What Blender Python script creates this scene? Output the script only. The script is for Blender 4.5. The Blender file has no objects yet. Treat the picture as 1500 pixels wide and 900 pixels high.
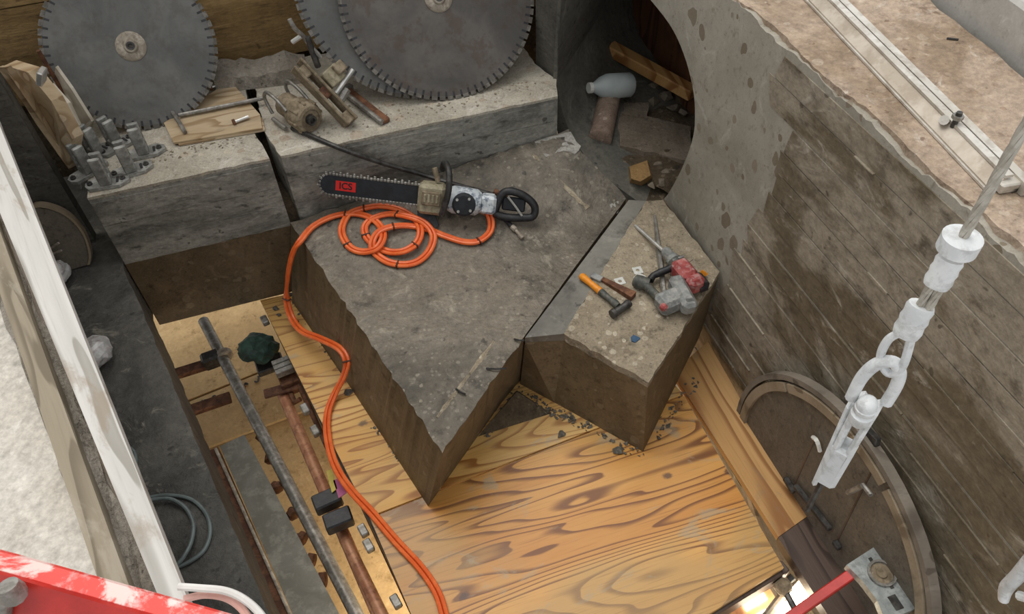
import bpy, bmesh, math, random
from mathutils import Vector as V, Matrix as M
random.seed(7)
sc = bpy.context.scene
COL = sc.collection
# ---------------------------------------------------------------- camera
FPX, CX, CY, H = 1130.0, 750.0, 450.0, 2.3
_d = V((40.0, 1000.0, FPX)).normalized()           # direction of gravity seen by the camera
_y = (V((0, 0, 1)) - _d * _d.z).normalized()
_x = _y.cross(-_d)
RW = M((_x, _y, -_d))                               # camera (right, down, forward) -> world
cam_d = bpy.data.cameras.new('camera'); cam = bpy.data.objects.new('camera', cam_d); COL.objects.link(cam)
r_, dn_, fw_ = RW.col[0], RW.col[1], RW.col[2]
mw = M.Identity(4)
for i in range(3):
    mw[i][0] = r_[i]; mw[i][1] = -dn_[i]; mw[i][2] = -fw_[i]
mw[2][3] = H
cam.matrix_world = mw
cam_d.sensor_width = 36; cam_d.lens = FPX / 1500 * 36; cam_d.clip_start = .02
sc.camera = cam
# ---------------------------------------------------------------- light
world = bpy.data.worlds.new('overcast_sky'); sc.world = world; world.use_nodes = True
bg = world.node_tree.nodes['Background']; bg.inputs[0].default_value = (.97, .98, 1.0, 1); bg.inputs[1].default_value = .78
sun_d = bpy.data.lights.new('hazy_sun', 'SUN'); sun_d.energy = 1.7; sun_d.angle = math.radians(50); sun_d.color = (1, .97, .92)
sun = bpy.data.objects.new('hazy_sun', sun_d); COL.objects.link(sun); sun.rotation_euler = (math.radians(-16), math.radians(-14), 0)
sc.view_settings.view_transform = 'Standard'; sc.view_settings.look = 'None'
sc.view_settings.gamma = 1; sc.view_settings.use_curve_mapping = False
sc.view_settings.exposure = 0.12

# ---------------------------------------------------------------- pixel helpers (a pixel of the photo -> a point at a height / on a plane)
O = V((0, 0, H))
def ray(px, py): return RW @ V((px - CX, py - CY, FPX))
def U(px, py, z=0.0):
    r = ray(px, py); return O + r * ((z - H) / r.z)
def UPL(px, py, p, n):
    r = ray(px, py); return O + r * (n.dot(p - O) / n.dot(r))
WP = V((.87, 2.19, 0)); WD = V((.29, -.957, 0)).normalized(); WN = V((.957, .29, 0)).normalized()
def UW(px, py, off=0.0): return UPL(px, py, WP - WN * off, WN)
def AW(a, z, off=0.0): return WP + WD * a - WN * off + V((0, 0, z))
E1 = WN.copy(); E2 = -WD.copy(); UPZ = V((0, 0, 1))
BP = V((-1.65, 2.365, 0))
BZ, PZ, GZ = .37, -.40, 1.03                          # bench, plywood and street level

# ---------------------------------------------------------------- materials
def lin(h):
    h = h.lstrip('#'); c = [int(h[i:i+2], 16) / 255 for i in (0, 2, 4)]
    return tuple(x / 12.92 if x <= .04045 else ((x + .055) / 1.055) ** 2.4 for x in c) + (1,)
class NT:
    def __init__(s, name, rough=.8, metal=0.0):
        s.m = bpy.data.materials.new(name); s.m.use_nodes = True
        s.t = s.m.node_tree; s.b = s.t.nodes['Principled BSDF']
        s.b.inputs['Roughness'].default_value = rough; s.b.inputs['Metallic'].default_value = metal
        s.tc = s.t.nodes.new('ShaderNodeTexCoord').outputs['Object']
    def n(s, ty, **k):
        o = s.t.nodes.new(ty)
        for a, b in k.items():
            if a in o.inputs.keys(): s.set(o.inputs[a], b)
            else: setattr(o, a, b)
        return o
    def set(s, i, v):
        if hasattr(v, 'is_output'): s.t.links.new(v, i)
        else: i.default_value = v
    def map(s, scale=(1, 1, 1), rot=(0, 0, 0), src=None):
        return s.n('ShaderNodeMapping', Vector=src or s.tc, Scale=scale, Rotation=rot).outputs[0]
    def noise(s, scale, detail=5, vec=None, rough=.6, dist=0):
        return s.n('ShaderNodeTexNoise', Vector=vec or s.tc, Scale=scale, Detail=detail, Roughness=rough, Distortion=dist).outputs[0]
    def vor(s, scale, vec=None, out='Distance', feature='F1'):
        return s.n('ShaderNodeTexVoronoi', Vector=vec or s.tc, Scale=scale, feature=feature).outputs[out]
    def ramp(s, fac, lo, hi):
        o = s.n('ShaderNodeMapRange'); s.set(o.inputs['Value'], fac); o.inputs['From Min'].default_value = lo; o.inputs['From Max'].default_value = hi
        o.interpolation_type = 'SMOOTHSTEP'; return o.outputs[0]
    def math(s, op, a, b=0.0, c=0.0):
        o = s.n('ShaderNodeMath'); o.operation = op
        s.set(o.inputs[0], a); s.set(o.inputs[1], b); s.set(o.inputs[2], c); return o.outputs[0]
    def mix(s, f, a, b, mode='MIX'):
        o = s.n('ShaderNodeMix'); o.data_type = 'RGBA'; o.blend_type = mode
        s.set(o.inputs[0], f); s.set(o.inputs[6], a); s.set(o.inputs[7], b); return o.outputs[2]
    def bump(s, h, st=.3, dist=.01):
        o = s.n('ShaderNodeBump', Height=h, Strength=st, Distance=dist); s.t.links.new(o.outputs[0], s.b.inputs['Normal'])
    def col(s, c): s.set(s.b.inputs['Base Color'], c)

def concrete(name, c1, c2, dark, light, stain=1.6, agg=None, agg_scale=22, agg_amt=.5, agg_rare=.5, rough=.85, bump=.35, stretch=(1, 1, 1), fine=30, sharp=.16, wet=0, grit=1.1):
    s = NT(name, rough); v = s.map(stretch)
    n1 = s.noise(stain, 8, v, .62, .6)
    c = s.mix(s.ramp(n1, .5 - sharp, .5 + sharp), lin(c1), lin(c2))
    n2 = s.noise(fine, 6, v, .7)
    c = s.mix(s.math('MULTIPLY', s.ramp(n2, .52, .72), .75), c, lin(dark))
    n3 = s.noise(stain * 3.7 + 1, 9, v, .7, 1.2)
    c = s.mix(s.math('MULTIPLY', s.ramp(n3, .56, .72), .7), c, lin(light))
    h = s.math('ADD', n2, s.math('MULTIPLY', n3, 1.3))
    if agg:
        wv = s.n('ShaderNodeVectorMath', operation='ADD'); s.t.links.new(v, wv.inputs[0])
        nn = s.n('ShaderNodeTexNoise', Vector=v, Scale=agg_scale * .9, Detail=2); sc_ = s.n('ShaderNodeVectorMath', operation='SCALE'); s.t.links.new(nn.outputs['Color'], sc_.inputs[0]); sc_.inputs['Scale'].default_value = .55 / agg_scale
        s.t.links.new(sc_.outputs[0], wv.inputs[1])
        vo = s.n('ShaderNodeTexVoronoi', Vector=wv.outputs[0], Scale=agg_scale, Randomness=1)
        sp = s.n('ShaderNodeSeparateColor'); s.t.links.new(vo.outputs['Color'], sp.inputs[0])
        mask = s.math('MULTIPLY', s.math('LESS_THAN', vo.outputs['Distance'], s.math('MULTIPLY', sp.outputs[1], .52)), s.math('GREATER_THAN', sp.outputs[0], agg_rare))
        ac = s.mix(sp.outputs[2], lin(agg[0]), lin(agg[1]))
        c = s.mix(s.math('MULTIPLY', mask, agg_amt), c, ac)
    n4 = s.noise(fine * 4.5, 3, None, .75); n5 = s.noise(stain * 6 + 4, 5, v, .75, .4)
    k_ = s.math('ADD', s.math('MULTIPLY_ADD', n4, grit, 1 - grit * .5), s.math('MULTIPLY_ADD', n5, grit * .8, -grit * .4))
    gk = s.n('ShaderNodeVectorMath', operation='SCALE'); s.t.links.new(c, gk.inputs[0]); s.t.links.new(k_, gk.inputs['Scale']); c = gk.outputs[0]
    pit_ = s.ramp(s.noise(fine * 2.2, 2, None, .5), .68, .74); c = s.mix(s.math('MULTIPLY', pit_, .7), c, lin(dark))
    h = s.math('ADD', h, s.math('MULTIPLY', n4, .6))
    s.col(c); s.bump(h, bump, .012)
    if wet: s.set(s.b.inputs['Roughness'], s.mix(s.ramp(n1, .42, .6), (rough, rough, rough, 1), (wet, wet, wet, 1)))
    return s.m
def wood(name, base, line, dark, grain=(1, 6, 1), ang=0.0, freq=10, knots=0.0, stain=None, stain_amt=.6, rough=.65, axis='XY', spots=None, dull=0.0, dullc='#a58d62'):
    s = NT(name, rough)
    v0 = s.map((1, 1, 1), (0, 0, -ang))
    v = s.map(grain, src=v0)
    n1 = s.noise(1.0, 2.6, v, .42, .15)
    ph = s.math('MULTIPLY', n1, freq)
    if knots:
        kv = s.map((1.0, 1.55, .01), src=v0)
        kd = s.vor(knots, kv)
        ph = s.math('ADD', ph, s.math('DIVIDE', .16, s.math('ADD', kd, .07)))
    w = s.math('FRACT', ph)
    ln = s.math('MULTIPLY', s.ramp(w, .55, .9), s.math('SUBTRACT', 1.0, s.ramp(w, .95, 1.0)))
    fine = s.noise(1.0, 4, s.map((4, 150, 60), src=v0), .6)
    c = s.mix(s.ramp(s.noise(.9, 5, v), .3, .7), lin(base[0]), lin(base[1]))
    ln = s.math('MULTIPLY', ln, s.ramp(s.noise(1.0, 3, s.map((1.2, 9, 1), src=v0)), .2, .42))
    c = s.mix(s.math('MULTIPLY', ln, .9), c, lin(line))
    c = s.mix(s.math('MULTIPLY', s.ramp(s.noise(1.3, 4, s.map((.8, 1.1, 1), src=v0), .55), .46, .58), dull), c, lin(dullc))
    c = s.mix(s.math('MULTIPLY', s.ramp(fine, .5, .75), .35), c, lin(line))
    if knots:
        c = s.mix(s.math('MULTIPLY', s.ramp(kd, .10, .045), .95), c, lin(dark))
    if stain:
        sn = s.noise(3.4, 9, s.map((1, 2.2, 1), src=v0), .65, 1.0)
        c = s.mix(s.math('MULTIPLY', s.ramp(sn, .56, .66), stain_amt), c, lin(stain))
    if spots:
        sv = s.vor(4.2, s.map((1, 1.3, .01), src=v0)); sn2 = s.noise(24, 4, v0)
        c = s.mix(s.math('MULTIPLY', s.ramp(s.math('ADD', sv, s.math('MULTIPLY', sn2, .16)), .19, .13), .8), c, lin(spots))
    s.col(c); s.bump(s.math('ADD', fine, s.math('MULTIPLY', ln, -.4)), .15, .004)
    return s.m
def plain(name, c1, c2=None, rough=.5, metal=0.0, scale=14, dirt=None, dirt_amt=.6, bump=.1, lo=.42, hi=.62, spec=None):
    s = NT(name, rough, metal)
    n = s.noise(scale, 7, None, .65, .5)
    c = s.mix(s.ramp(n, lo, hi), lin(c1), lin(c2 or c1))
    if dirt: c = s.mix(s.math('MULTIPLY', s.ramp(s.noise(scale * 2.3 + 3, 8, None, .7), .48, .62), dirt_amt), c, lin(dirt))
    s.col(c); s.bump(n, bump, .004)
    return s.m
def emit(name, c, st):
    s = NT(name); s.b.inputs['Emission Color'].default_value = lin(c); s.b.inputs['Emission Strength'].default_value = st; s.col(lin(c)); return s.m

ANG = math.atan2(E1.y, E1.x)
MT = {}
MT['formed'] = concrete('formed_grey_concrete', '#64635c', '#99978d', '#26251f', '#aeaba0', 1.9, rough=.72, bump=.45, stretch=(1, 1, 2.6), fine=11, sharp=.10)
MT['slabtop'] = concrete('dark_wet_slab_concrete', '#474239', '#797062', '#25221d', '#aaa290', 1.5, ('#a39a88', '#3d3a34'), 60, .5, .55, rough=.6, bump=.8, fine=9, sharp=.13, wet=.4)
MT['strip'] = concrete('smooth_slurry_concrete', '#57544d', '#79766d', '#35322c', '#938f85', 1.8, rough=.55, bump=.15, fine=10, grit=.4)
MT['sawn'] = concrete('brown_sawn_concrete', '#5b4d38', '#6f5f47', '#382d1e', '#82725a', 2.0, ('#857760', '#43382a'), 24, .6, .35, rough=.5, bump=.25, fine=22)
MT['rough_top'] = concrete('broken_aggregate_concrete', '#8c7f6a', '#a39680', '#4f4638', '#beb39c', 2.0, ('#c9bfa9', '#776855'), 34, .7, .3, rough=.85, bump=.8, fine=26)
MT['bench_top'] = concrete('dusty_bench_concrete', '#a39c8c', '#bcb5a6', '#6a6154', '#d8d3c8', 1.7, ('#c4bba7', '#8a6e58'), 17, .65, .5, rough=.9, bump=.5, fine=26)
MT['wall_smooth'] = concrete('sawn_wall_concrete', '#8f897b', '#a8a295', '#776f5f', '#bab5a8', 1.6, ('#6b5e48', '#857866'), 15, .8, .5, rough=.8, bump=.12, stretch=(1, 1, .8), fine=40, grit=.5)
MT['wall_board'] = concrete('board_formed_wet_concrete', '#6a5f4c', '#958b7a', '#443a2c', '#b5ad9e', 1.5, rough=.6, bump=.4, stretch=(2.2, .55, 1.6), fine=9, sharp=.05)
MT['wall_dark'] = concrete('shaded_dark_concrete', '#4a4740', '#605d55', '#26241f', '#77736a', 1.6, rough=.7, bump=.3, stretch=(1, 1, 3), fine=16)  # shade on the standing left wall and stub put into a darker grey
MT['floor_dark'] = concrete('black_stained_floor_concrete', '#3b3a36', '#5f5c55', '#1d1c1a', '#918b7e', 1.9, rough=.6, bump=.7, stretch=(1, 1, 1), fine=9)
MT['ground'] = concrete('weathered_brown_street_concrete', '#94806a', '#b39f8b', '#6f5844', '#d6cbbd', 2.6, ('#cfc0ac', '#8a6e56'), 26, .5, .5, rough=.9, bump=.8, fine=12, sharp=.1)
MT['kerb'] = concrete('pale_grey_concrete', '#aaa7a0', '#bebbb4', '#98958d', '#d3d1cc', 2.0, rough=.85, bump=.15, fine=24, grit=.35)
MT['ledge'] = concrete('bright_bleached_concrete', '#c0b9ad', '#cbc6bc', '#a39c90', '#d8d4cb', 3.0, rough=.9, bump=.25, fine=14)
MT['rubble'] = concrete('crumbled_edge_concrete', '#8f877a', '#a8a094', '#4c463d', '#c4beb2', 4.0, rough=.95, bump=1.0, fine=18)
MT['earth'] = concrete('brown_earth_debris', '#4f4332', '#685944', '#2a2319', '#84755d', 4.0, ('#8d8068', '#3d3427'), 40, .6, .4, rough=.95, bump=1.0, fine=20)
MT['liner'] = concrete('dark_pipe_concrete', '#56544c', '#6d6a60', '#2c2a25', '#88857b', 1.4, rough=.75, bump=.3, fine=12)
MT['shoring'] = concrete('brown_timber_shoring', '#84693f', '#a08355', '#523f22', '#b89c70', 1.4, rough=.8, bump=.5, stretch=(.8, .8, 4), fine=10, grit=.8)
MT['pitfloor'] = concrete('tan_pit_floor', '#a3865a', '#b89b6d', '#7d6238', '#cdb48a', 2.0, rough=.8, bump=.15, fine=14, grit=.5)
MT['rock'] = concrete('grey_brown_rubble', '#6d6252', '#85796a', '#3a3227', '#9a8f7e', 5, rough=.9, bump=.6)
MT['rock_ochre'] = concrete('ochre_stone', '#8a6b40', '#9c7c50', '#5c4425', '#ae9064', 5, rough=.9, bump=.5)
MT['core'] = concrete('pinkish_core_concrete', '#7f6a5c', '#93806f', '#54453a', '#b7a797', 6, ('#b3a595', '#66574a'), 26, .7, .5, rough=.8, bump=.3)
PLYC = ('#e3b268', '#eac485')
MT['ply'] = wood('wet_plywood', ('#bd7d32', '#d3a056'), '#6b390c', '#38200e', (.45, 3.4, 1), ANG, 27, 1.7, '#a39376', .6, .4, spots='#4b322c', dull=.5, dullc='#a88a58')
MT['ply2'] = wood('yellow_plywood', ('#cc9848', '#dfb671'), '#945a1c', '#4e2f16', (.5, 4.0, 1), ANG, 24, 1.6, '#a39a84', .5, .5, spots='#5b4436', dull=.3)
MT['plank'] = wood('orange_plank', ('#b0844c', '#c69c66'), '#8a5a2c', '#452a18', (.5, 4, 1), ANG + math.pi / 2, 8, 2.1, '#85735a', .4, .6)
MT['plank_dark'] = wood('dark_wet_timber', ('#4f4038', '#5c4c42'), '#3a2c25', '#241a15', (1.2, 7, 1), ANG + math.pi / 2, 6, 0, '#6f645c', .4, .45)
MT['board'] = wood('pale_board', ('#b09a78', '#c6b294'), '#947a58', '#5e4a30', (2, 10, 6), ANG, 5, 0, '#8d806c', .5, .75)
MT['board_white'] = wood('whitish_board', ('#c4bcab', '#d3ccbd'), '#a89d8a', '#5e4a30', (2, 12, 6), 0, 4, 0, '#9d9585', .4, .75)
MT['beam_white'] = wood('bleached_timber', ('#b8b5ae', '#cfccc6'), '#918c82', '#6a5a45', (1.0, 14, 9), math.atan2(-1.25, .8), 5, 0, '#8d7a62', .5, .7)
MT['beam_grey'] = wood('weathered_grey_timber', ('#857a66', '#9a8f7b'), '#6a5f4c', '#4a4032', (1.0, 14, 9), math.atan2(-1.25, .8), 6, 0, '#aca392', .4, .75)
MT['lagging'] = wood('red_brown_lagging', ('#5c3a22', '#6e482c'), '#3d2414', '#24150b', (6, 6, 1.0), 0, 5, 0, '#33241a', .5, .75)
MT['disc_wood'] = concrete('grey_brown_form_board', '#5f574b', '#6e6558', '#3f382f', '#857c6e', 2.2, rough=.7, bump=.15, fine=26)
MT['disc_rim'] = wood('grey_rim_wood', ('#6f675b', '#83796c'), '#5a5146', '#3a3229', (8, 8, 8), 0, 3, 0, '#958c80', .5, .75)
MT['rim_light'] = wood('light_rim_wood', ('#85765f', '#9a8b74'), '#6c5d49', '#4a3c2d', (8, 8, 8), 0, 3, 0, '#766a58', .5, .75)
MT['blade'] = plain('dull_steel_blade', '#565653', '#6c6b67', .5, .35, 5, '#4a4036', .3, .05, .35, .7)
MT['blade_brown'] = plain('stained_steel_blade', '#4b4844', '#65605a', .5, .35, 3.5, '#4a3626', .45, .05, .35, .7)
MT['tooth'] = plain('cutting_segment_steel', '#55514a', '#77726a', .6, .3, 30)
MT['hub'] = plain('muddy_hub', '#8d8374', '#b0a797', .7, .1, 20, '#5a4c3c', .5)
MT['steel'] = plain('galvanised_steel', '#7d7a73', '#a09d96', .45, .45, 20, '#544c40', .45)
MT['bright'] = plain('bright_steel', '#b9b9b4', '#d2d1cc', .35, .6, 20)
MT['darksteel'] = plain('dark_steel', '#3d3c3a', '#575552', .5, .5, 20, '#2a211a', .5)
MT['bracket'] = plain('anchor_steel', '#83837e', '#b0b0aa', .5, .2, 16, '#55504a', .4)
MT['rust'] = plain('rusty_steel', '#5a3a28', '#80573c', .75, .2, 18, '#33221a', .5)
MT['copper'] = plain('red_brown_pipe', '#a06a4c', '#bd8a66', .5, .2, 10, '#5b3424', .5)
MT['mud'] = plain('mud_caked_metal', '#7b6d57', '#94866f', .85, 0, 22, '#4e4333', .5, .5)
MT['black'] = plain('black_rubber', '#18181a', '#26262a', .5, 0, 20, '#4a4741', .25)
MT['bar'] = plain('black_guide_bar', '#14171b', '#1c2126', .6, 0, 20, '#33363a', .2)
MT['red'] = emit('x', '#000000', 0) if 0 else plain('red_label', '#c9231f', '#d62b24', .5, 0, 10)
MT['letter'] = plain('black_print', '#161214', '#1d181a', .5)
MT['orange'] = plain('orange_hose', '#e0622a', '#ea7338', .38, 0, 20)
MT['clip'] = plain('dark_hose_clip', '#4a2a1a', '#5a3422', .5)
MT['whiteblue'] = plain('white_blue_paint', '#b9c0c4', '#d4d9da', .45, .0, 18, '#46566a', .8, .1, .4, .6)
MT['olive'] = plain('dusty_olive_housing', '#8a8168', '#a39a80', .75, 0, 25, '#5d553f', .5, .3)
MT['tool_red'] = plain('scuffed_red_plastic', '#8f3a38', '#b05a56', .5, 0, 16, '#b3a099', .5)
MT['tool_grey'] = plain('scuffed_grey_plastic', '#6e706e', '#8d8f8c', .5, .1, 20, '#b0aaa0', .4)
MT['tool_dark'] = plain('muddy_dark_grip', '#3c3e3a', '#55564f', .6, 0, 22, '#77705f', .4)
MT['orange_grip'] = plain('orange_grip', '#e08a1e', '#eb9a2c', .45, 0, 20, '#8a5a24', .25)
MT['wash'] = plain('zinc_washer', '#c4c4be', '#d8d8d2', .5, .3)
MT['blue'] = plain('blue_plug', '#3a5570', '#4a6680', .5)
MT['jug'] = plain('milky_plastic', '#a6b0ae', '#b8c1be', .4, 0, 6)
MT['cap'] = plain('white_cap', '#d8d8d0', '#e4e4dc', .4)
MT['bag'] = plain('clear_plastic_bag', '#a9a8a4', '#c9c8c6', .25, 0, 14, '#8a5a5a', .3)
MT['cable'] = plain('grey_cable', '#5c6664', '#6d7876', .5)
MT['hose_white'] = plain('white_hose', '#d8d6d0', '#e6e4de', .4)
MT['hose_pink'] = plain('pink_hose', '#d8a79a', '#e0b4a8', .5)
MT['redpaint'] = plain('red_painted_steel', '#a8241c', '#bd2d24', .4, .05, 8, '#8a1d18', .3)
MT['redworn'] = plain('worn_red_paint', '#d9463c', '#e6c4bc', .5, .1, 9, '#e8dcd6', .5, .1, .5, .56)
MT['rope'] = plain('grey_wire_rope', '#a8a296', '#bdb8ad', .5, .4, 60)
MT['overexposed_white'] = plain('overexposed_white_steel', '#cfd2d2', '#e2e4e3', .5, .0, 14, '#8e8c86', .4)  # overexposure of the sling steel put into a near-white colour
MT['alu'] = plain('cast_aluminium', '#9aa09e', '#b6bbb8', .45, .5, 16, '#6a6c68', .4)
MT['rail'] = plain('pale_steel_rail', '#c4beb2', '#d8d4cb', .45, .4, 8, '#9a8f80', .45)
MT['railweb'] = plain('stained_rail_web', '#a59a8a', '#b8aea0', .5, .35, 6, '#8a7c6a', .45)
MT['green'] = plain('dark_green_rag', '#1c332a', '#2c4a3e', .7, 0, 14, '#0d1412', .5, .5)
MT['magenta'] = plain('magenta_tape', '#a8487a', '#b85c8a', .5)
MT['yellow'] = plain('yellow_tape', '#b0a030', '#c0b044', .5)
MT['steelplank'] = plain('speckled_scaffold_plank', '#66645a', '#75736a', .6, .1, 6, '#a3a295', .3)
MT['slurry'] = concrete('pale_slurry', '#86837b', '#a09d95', '#5e5b54', '#b5b2aa', 6, rough=.8, bump=.2)
MT['crumb'] = plain('concrete_crumbs', '#4f4a42', '#736c60', .9, 0, 40)
MT['lamp'] = emit('lit_lamp_panel', '#fff1d6', 14)
MT['peach'] = plain('tan_lamp_housing', '#c98f62', '#d8a478', .6, 0, 12)

# ---------------------------------------------------------------- mesh builder
class MB:
    def __init__(s): s.v = []; s.f = []; s.smooth = False
    def add(s, verts, faces):
        b = len(s.v); s.v += [V(p) for p in verts]; s.f += [tuple(i + b for i in q) for q in faces]; return s
    def hull(s, pts):
        bm = bmesh.new()
        for p in pts: bm.verts.new(p)
        r = bmesh.ops.convex_hull(bm, input=bm.verts[:])
        bad = [e for e in r['geom_interior'] if isinstance(e, bmesh.types.BMVert)]
        if bad: bmesh.ops.delete(bm, geom=bad, context='VERTS')
        bm.verts.index_update()
        s.add([v.co.copy() for v in bm.verts], [[v.index for v in f.verts] for f in bm.faces]); bm.free(); return s
    def box(s, size, m=None, bev=.0, c=(0, 0, 0)):
        m = m or M.Identity(4); x, y, z = [q / 2 for q in size]; c = V(c)
        if bev <= 0:
            pts = [m @ (c + V((a * x, b * y, d * z))) for d in (-1, 1) for a, b in ((-1, -1), (1, -1), (1, 1), (-1, 1))]
            return s.add(pts, [(3, 2, 1, 0), (4, 5, 6, 7), (0, 1, 5, 4), (1, 2, 6, 5), (2, 3, 7, 6), (3, 0, 4, 7)])
        bev = min(bev, x * .9, y * .9, z * .9); pts = []
        for a in (-1, 1):
            for b in (-1, 1):
                for d in (-1, 1):
                    for k in ((0, 1, 1), (1, 0, 1), (1, 1, 0)):
                        pts.append(m @ (c + V((a * (x - bev * k[0]), b * (y - bev * k[1]), d * (z - bev * k[2])))))
        return s.hull(pts)
    def loft(s, rings, caps=True, closed=True):
        n = len(rings[0]); vs = [p for r in rings for p in r]; fs = []
        for i in range(len(rings) - 1):
            for j in range(n if closed else n - 1):
                k = (j + 1) % n; fs.append((i*n + j, i*n + k, (i+1)*n + k, (i+1)*n + j))
        if caps and closed: fs += [tuple(range(n - 1, -1, -1)), tuple((len(rings)-1)*n + j for j in range(n))]
        return s.add(vs, fs)
    def tube(s, pts, r, seg=8, caps=True):
        pts = [V(p) for p in pts]; rr = r if isinstance(r, (list, tuple)) else [r] * len(pts)
        rings = []; u = None
        for i, p in enumerate(pts):
            t = (pts[min(i + 1, len(pts) - 1)] - pts[max(i - 1, 0)]).normalized()
            if u is None:
                u = t.cross(V((0, 0, 1)))
                if u.length < .1: u = t.cross(V((1, 0, 0)))
            u = (u - t * u.dot(t)).normalized(); w = t.cross(u)
            rings.append([p + (u * math.cos(a) + w * math.sin(a)) * rr[i] for a in [2 * math.pi * k / seg for k in range(seg)]])
        return s.loft(rings, caps)
    def cyl(s, p0, p1, r0, r1=None, seg=16): return s.tube([p0, p1], [r0, r0 if r1 is None else r1], seg)
    def lathe(s, m, prof, seg=20):
        rings = [[m @ V((z, r * math.cos(a), r * math.sin(a))) for a in [2 * math.pi * k / seg for k in range(seg)]] for r, z in prof]
        return s.loft(rings)
    def prism(s, bot, top):
        n = len(bot); return s.add(list(bot) + list(top), [tuple(range(n - 1, -1, -1)), tuple(range(n, 2 * n))] + [(i, (i + 1) % n, n + (i + 1) % n, n + i) for i in range(n)])
    def plate(s, pts, th, nrm=None):
        pts = [V(p) for p in pts]; n = nrm or (pts[1] - pts[0]).cross(pts[2] - pts[1]).normalized()
        return s.prism([p - n * th for p in pts], pts)
    def rock(s, c, r, sq=(1, 1, .7), n=14):
        pts = []
        for _ in range(n):
            d = V((random.gauss(0, 1), random.gauss(0, 1), random.gauss(0, 1))).normalized() * random.uniform(.75, 1.05)
            pts.append(V(c) + V((d.x * sq[0], d.y * sq[1], d.z * sq[2])) * r)
        return s.hull(pts)
def smooth_path(pts, n=6):
    P = [V(p) for p in pts]; out = []
    for i in range(len(P) - 1):
        a, b, c, d = P[max(i-1, 0)], P[i], P[i+1], P[min(i+2, len(P)-1)]
        for k in range(n):
            t = k / n; out.append(.5 * ((2*b) + (c-a)*t + (2*a-5*b+4*c-d)*t*t + (3*b-a-3*c+d)*t**3))
    return out + [P[-1]]
WM = {}
def props(o, label=None, cat=None, group=None, kind=None):
    if label: o['label'] = label
    if cat: o['category'] = cat
    if group: o['group'] = group
    if kind: o['kind'] = kind
    return o
def thing(name, label, cat, m=None, group=None):
    o = bpy.data.objects.new(name, None); COL.objects.link(o); o.empty_display_size = .05
    if m is None: m = M.Identity(4)
    if isinstance(m, V): m = M.Translation(m)
    o.matrix_world = m; WM[o.name] = m.copy()
    return props(o, label, cat, group)
def build(name, mb, mat, parent=None, local=False, smooth=None, label=None, cat=None, group=None, kind=None, origin=None):
    """one mesh object; vertices in world space unless local"""
    me = bpy.data.meshes.new(name); vs = mb.v
    if parent is not None and not local:
        inv = WM[parent.name].inverted(); vs = [inv @ p for p in vs]
    base = None
    if parent is None:
        base = V(origin) if origin is not None else V((sum(p.x for p in vs) / len(vs), sum(p.y for p in vs) / len(vs), min(p.z for p in vs)))
        vs = [p - base for p in vs]
    me.from_pydata([tuple(p) for p in vs], [], mb.f); me.validate()
    bm = bmesh.new(); bm.from_mesh(me); bmesh.ops.recalc_face_normals(bm, faces=bm.faces[:])
    bm.to_mesh(me); bm.free()
    me.materials.append(MT[mat] if isinstance(mat, str) else mat)
    if smooth:
        me.polygons.foreach_set('use_smooth', [True] * len(me.polygons))
        try: me.set_sharp_from_angle(angle=math.radians(40))
        except Exception: pass
    o = bpy.data.objects.new(name, me); COL.objects.link(o)
    if parent is not None:
        o.parent = parent; WM[o.name] = WM[parent.name].copy()
    else:
        o.location = base; WM[o.name] = M.Translation(base)
    return props(o, label, cat, group, kind)
def sub(name, mb, mat, parent, **k): return build(name, mb, mat, parent, **k)
def frame(p0, p1, up=UPZ):
    """matrix at p0, X toward p1, Z as close to up as can be; and the length"""
    x = p1 - p0; L = x.length; x.normalize(); y = up.cross(x).normalized(); z = x.cross(y)
    m = M.Identity(4)
    for i in range(3): m[i][0] = x[i]; m[i][1] = y[i]; m[i][2] = z[i]; m[i][3] = p0[i]
    return m, L
def copy_tree(o, m, label=None):
    c = o.copy(); COL.objects.link(c); c.matrix_world = m; WM[c.name] = m.copy()
    if label: c['label'] = label
    for ch in list(o.children):
        d = ch.copy(); COL.objects.link(d); d.parent = c
        for g in list(ch.children):
            e = g.copy(); COL.objects.link(e); e.parent = d
    return c
def rough_poly(pts, step=.03, amp=.006):
    """subdivide the outline and nibble it, like broken concrete"""
    out = []
    n = len(pts)
    for i in range(n):
        a, b = V(pts[i]), V(pts[(i+1) % n]); k = max(1, int((b - a).length / step)); out.append(a)
        for j in range(1, k):
            p = a.lerp(b, j / k); out.append(p + V((random.uniform(-amp, amp), random.uniform(-amp, amp), 0)))
    return out

# ================================================================ SETTING
# ---- right wall with the round opening
rim = [(-.84, -.13), (-.70, -.125), (-.60, -.10), (-.53, -.04), (-.47, .09), (-.415, .25), (-.385, .404), (-.40, .5), (-.446, .59), (-.55, .68), (-.69, .735), (-.916, .755)]
rim = [(p.x, p.y) for p in smooth_path([V((a, z, 0)) for a, z in rim], 4)]
top_edge = [(-2.2, 1.03)] + [(-2.0 + i * .02, 1.022 + random.uniform(-.007, .006) + .006 * math.sin(i * .37)) for i in range(230)] + [(2.65, 1.03)]
outl = top_edge + [(2.65, -1.5), (-2.2, -1.5), (-2.2, -.13)] + rim + [(-2.2, .755)]
mb = MB(); mb.prism([AW(a, z, 0) for a, z in outl], [AW(a, z, -.32) for a, z in outl])
wall_right = build('wall_right', mb, 'wall_smooth', kind='structure', label='grey concrete wall with a sawn patch and board marks around a round opening', origin=AW(0, -1.5))
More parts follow.
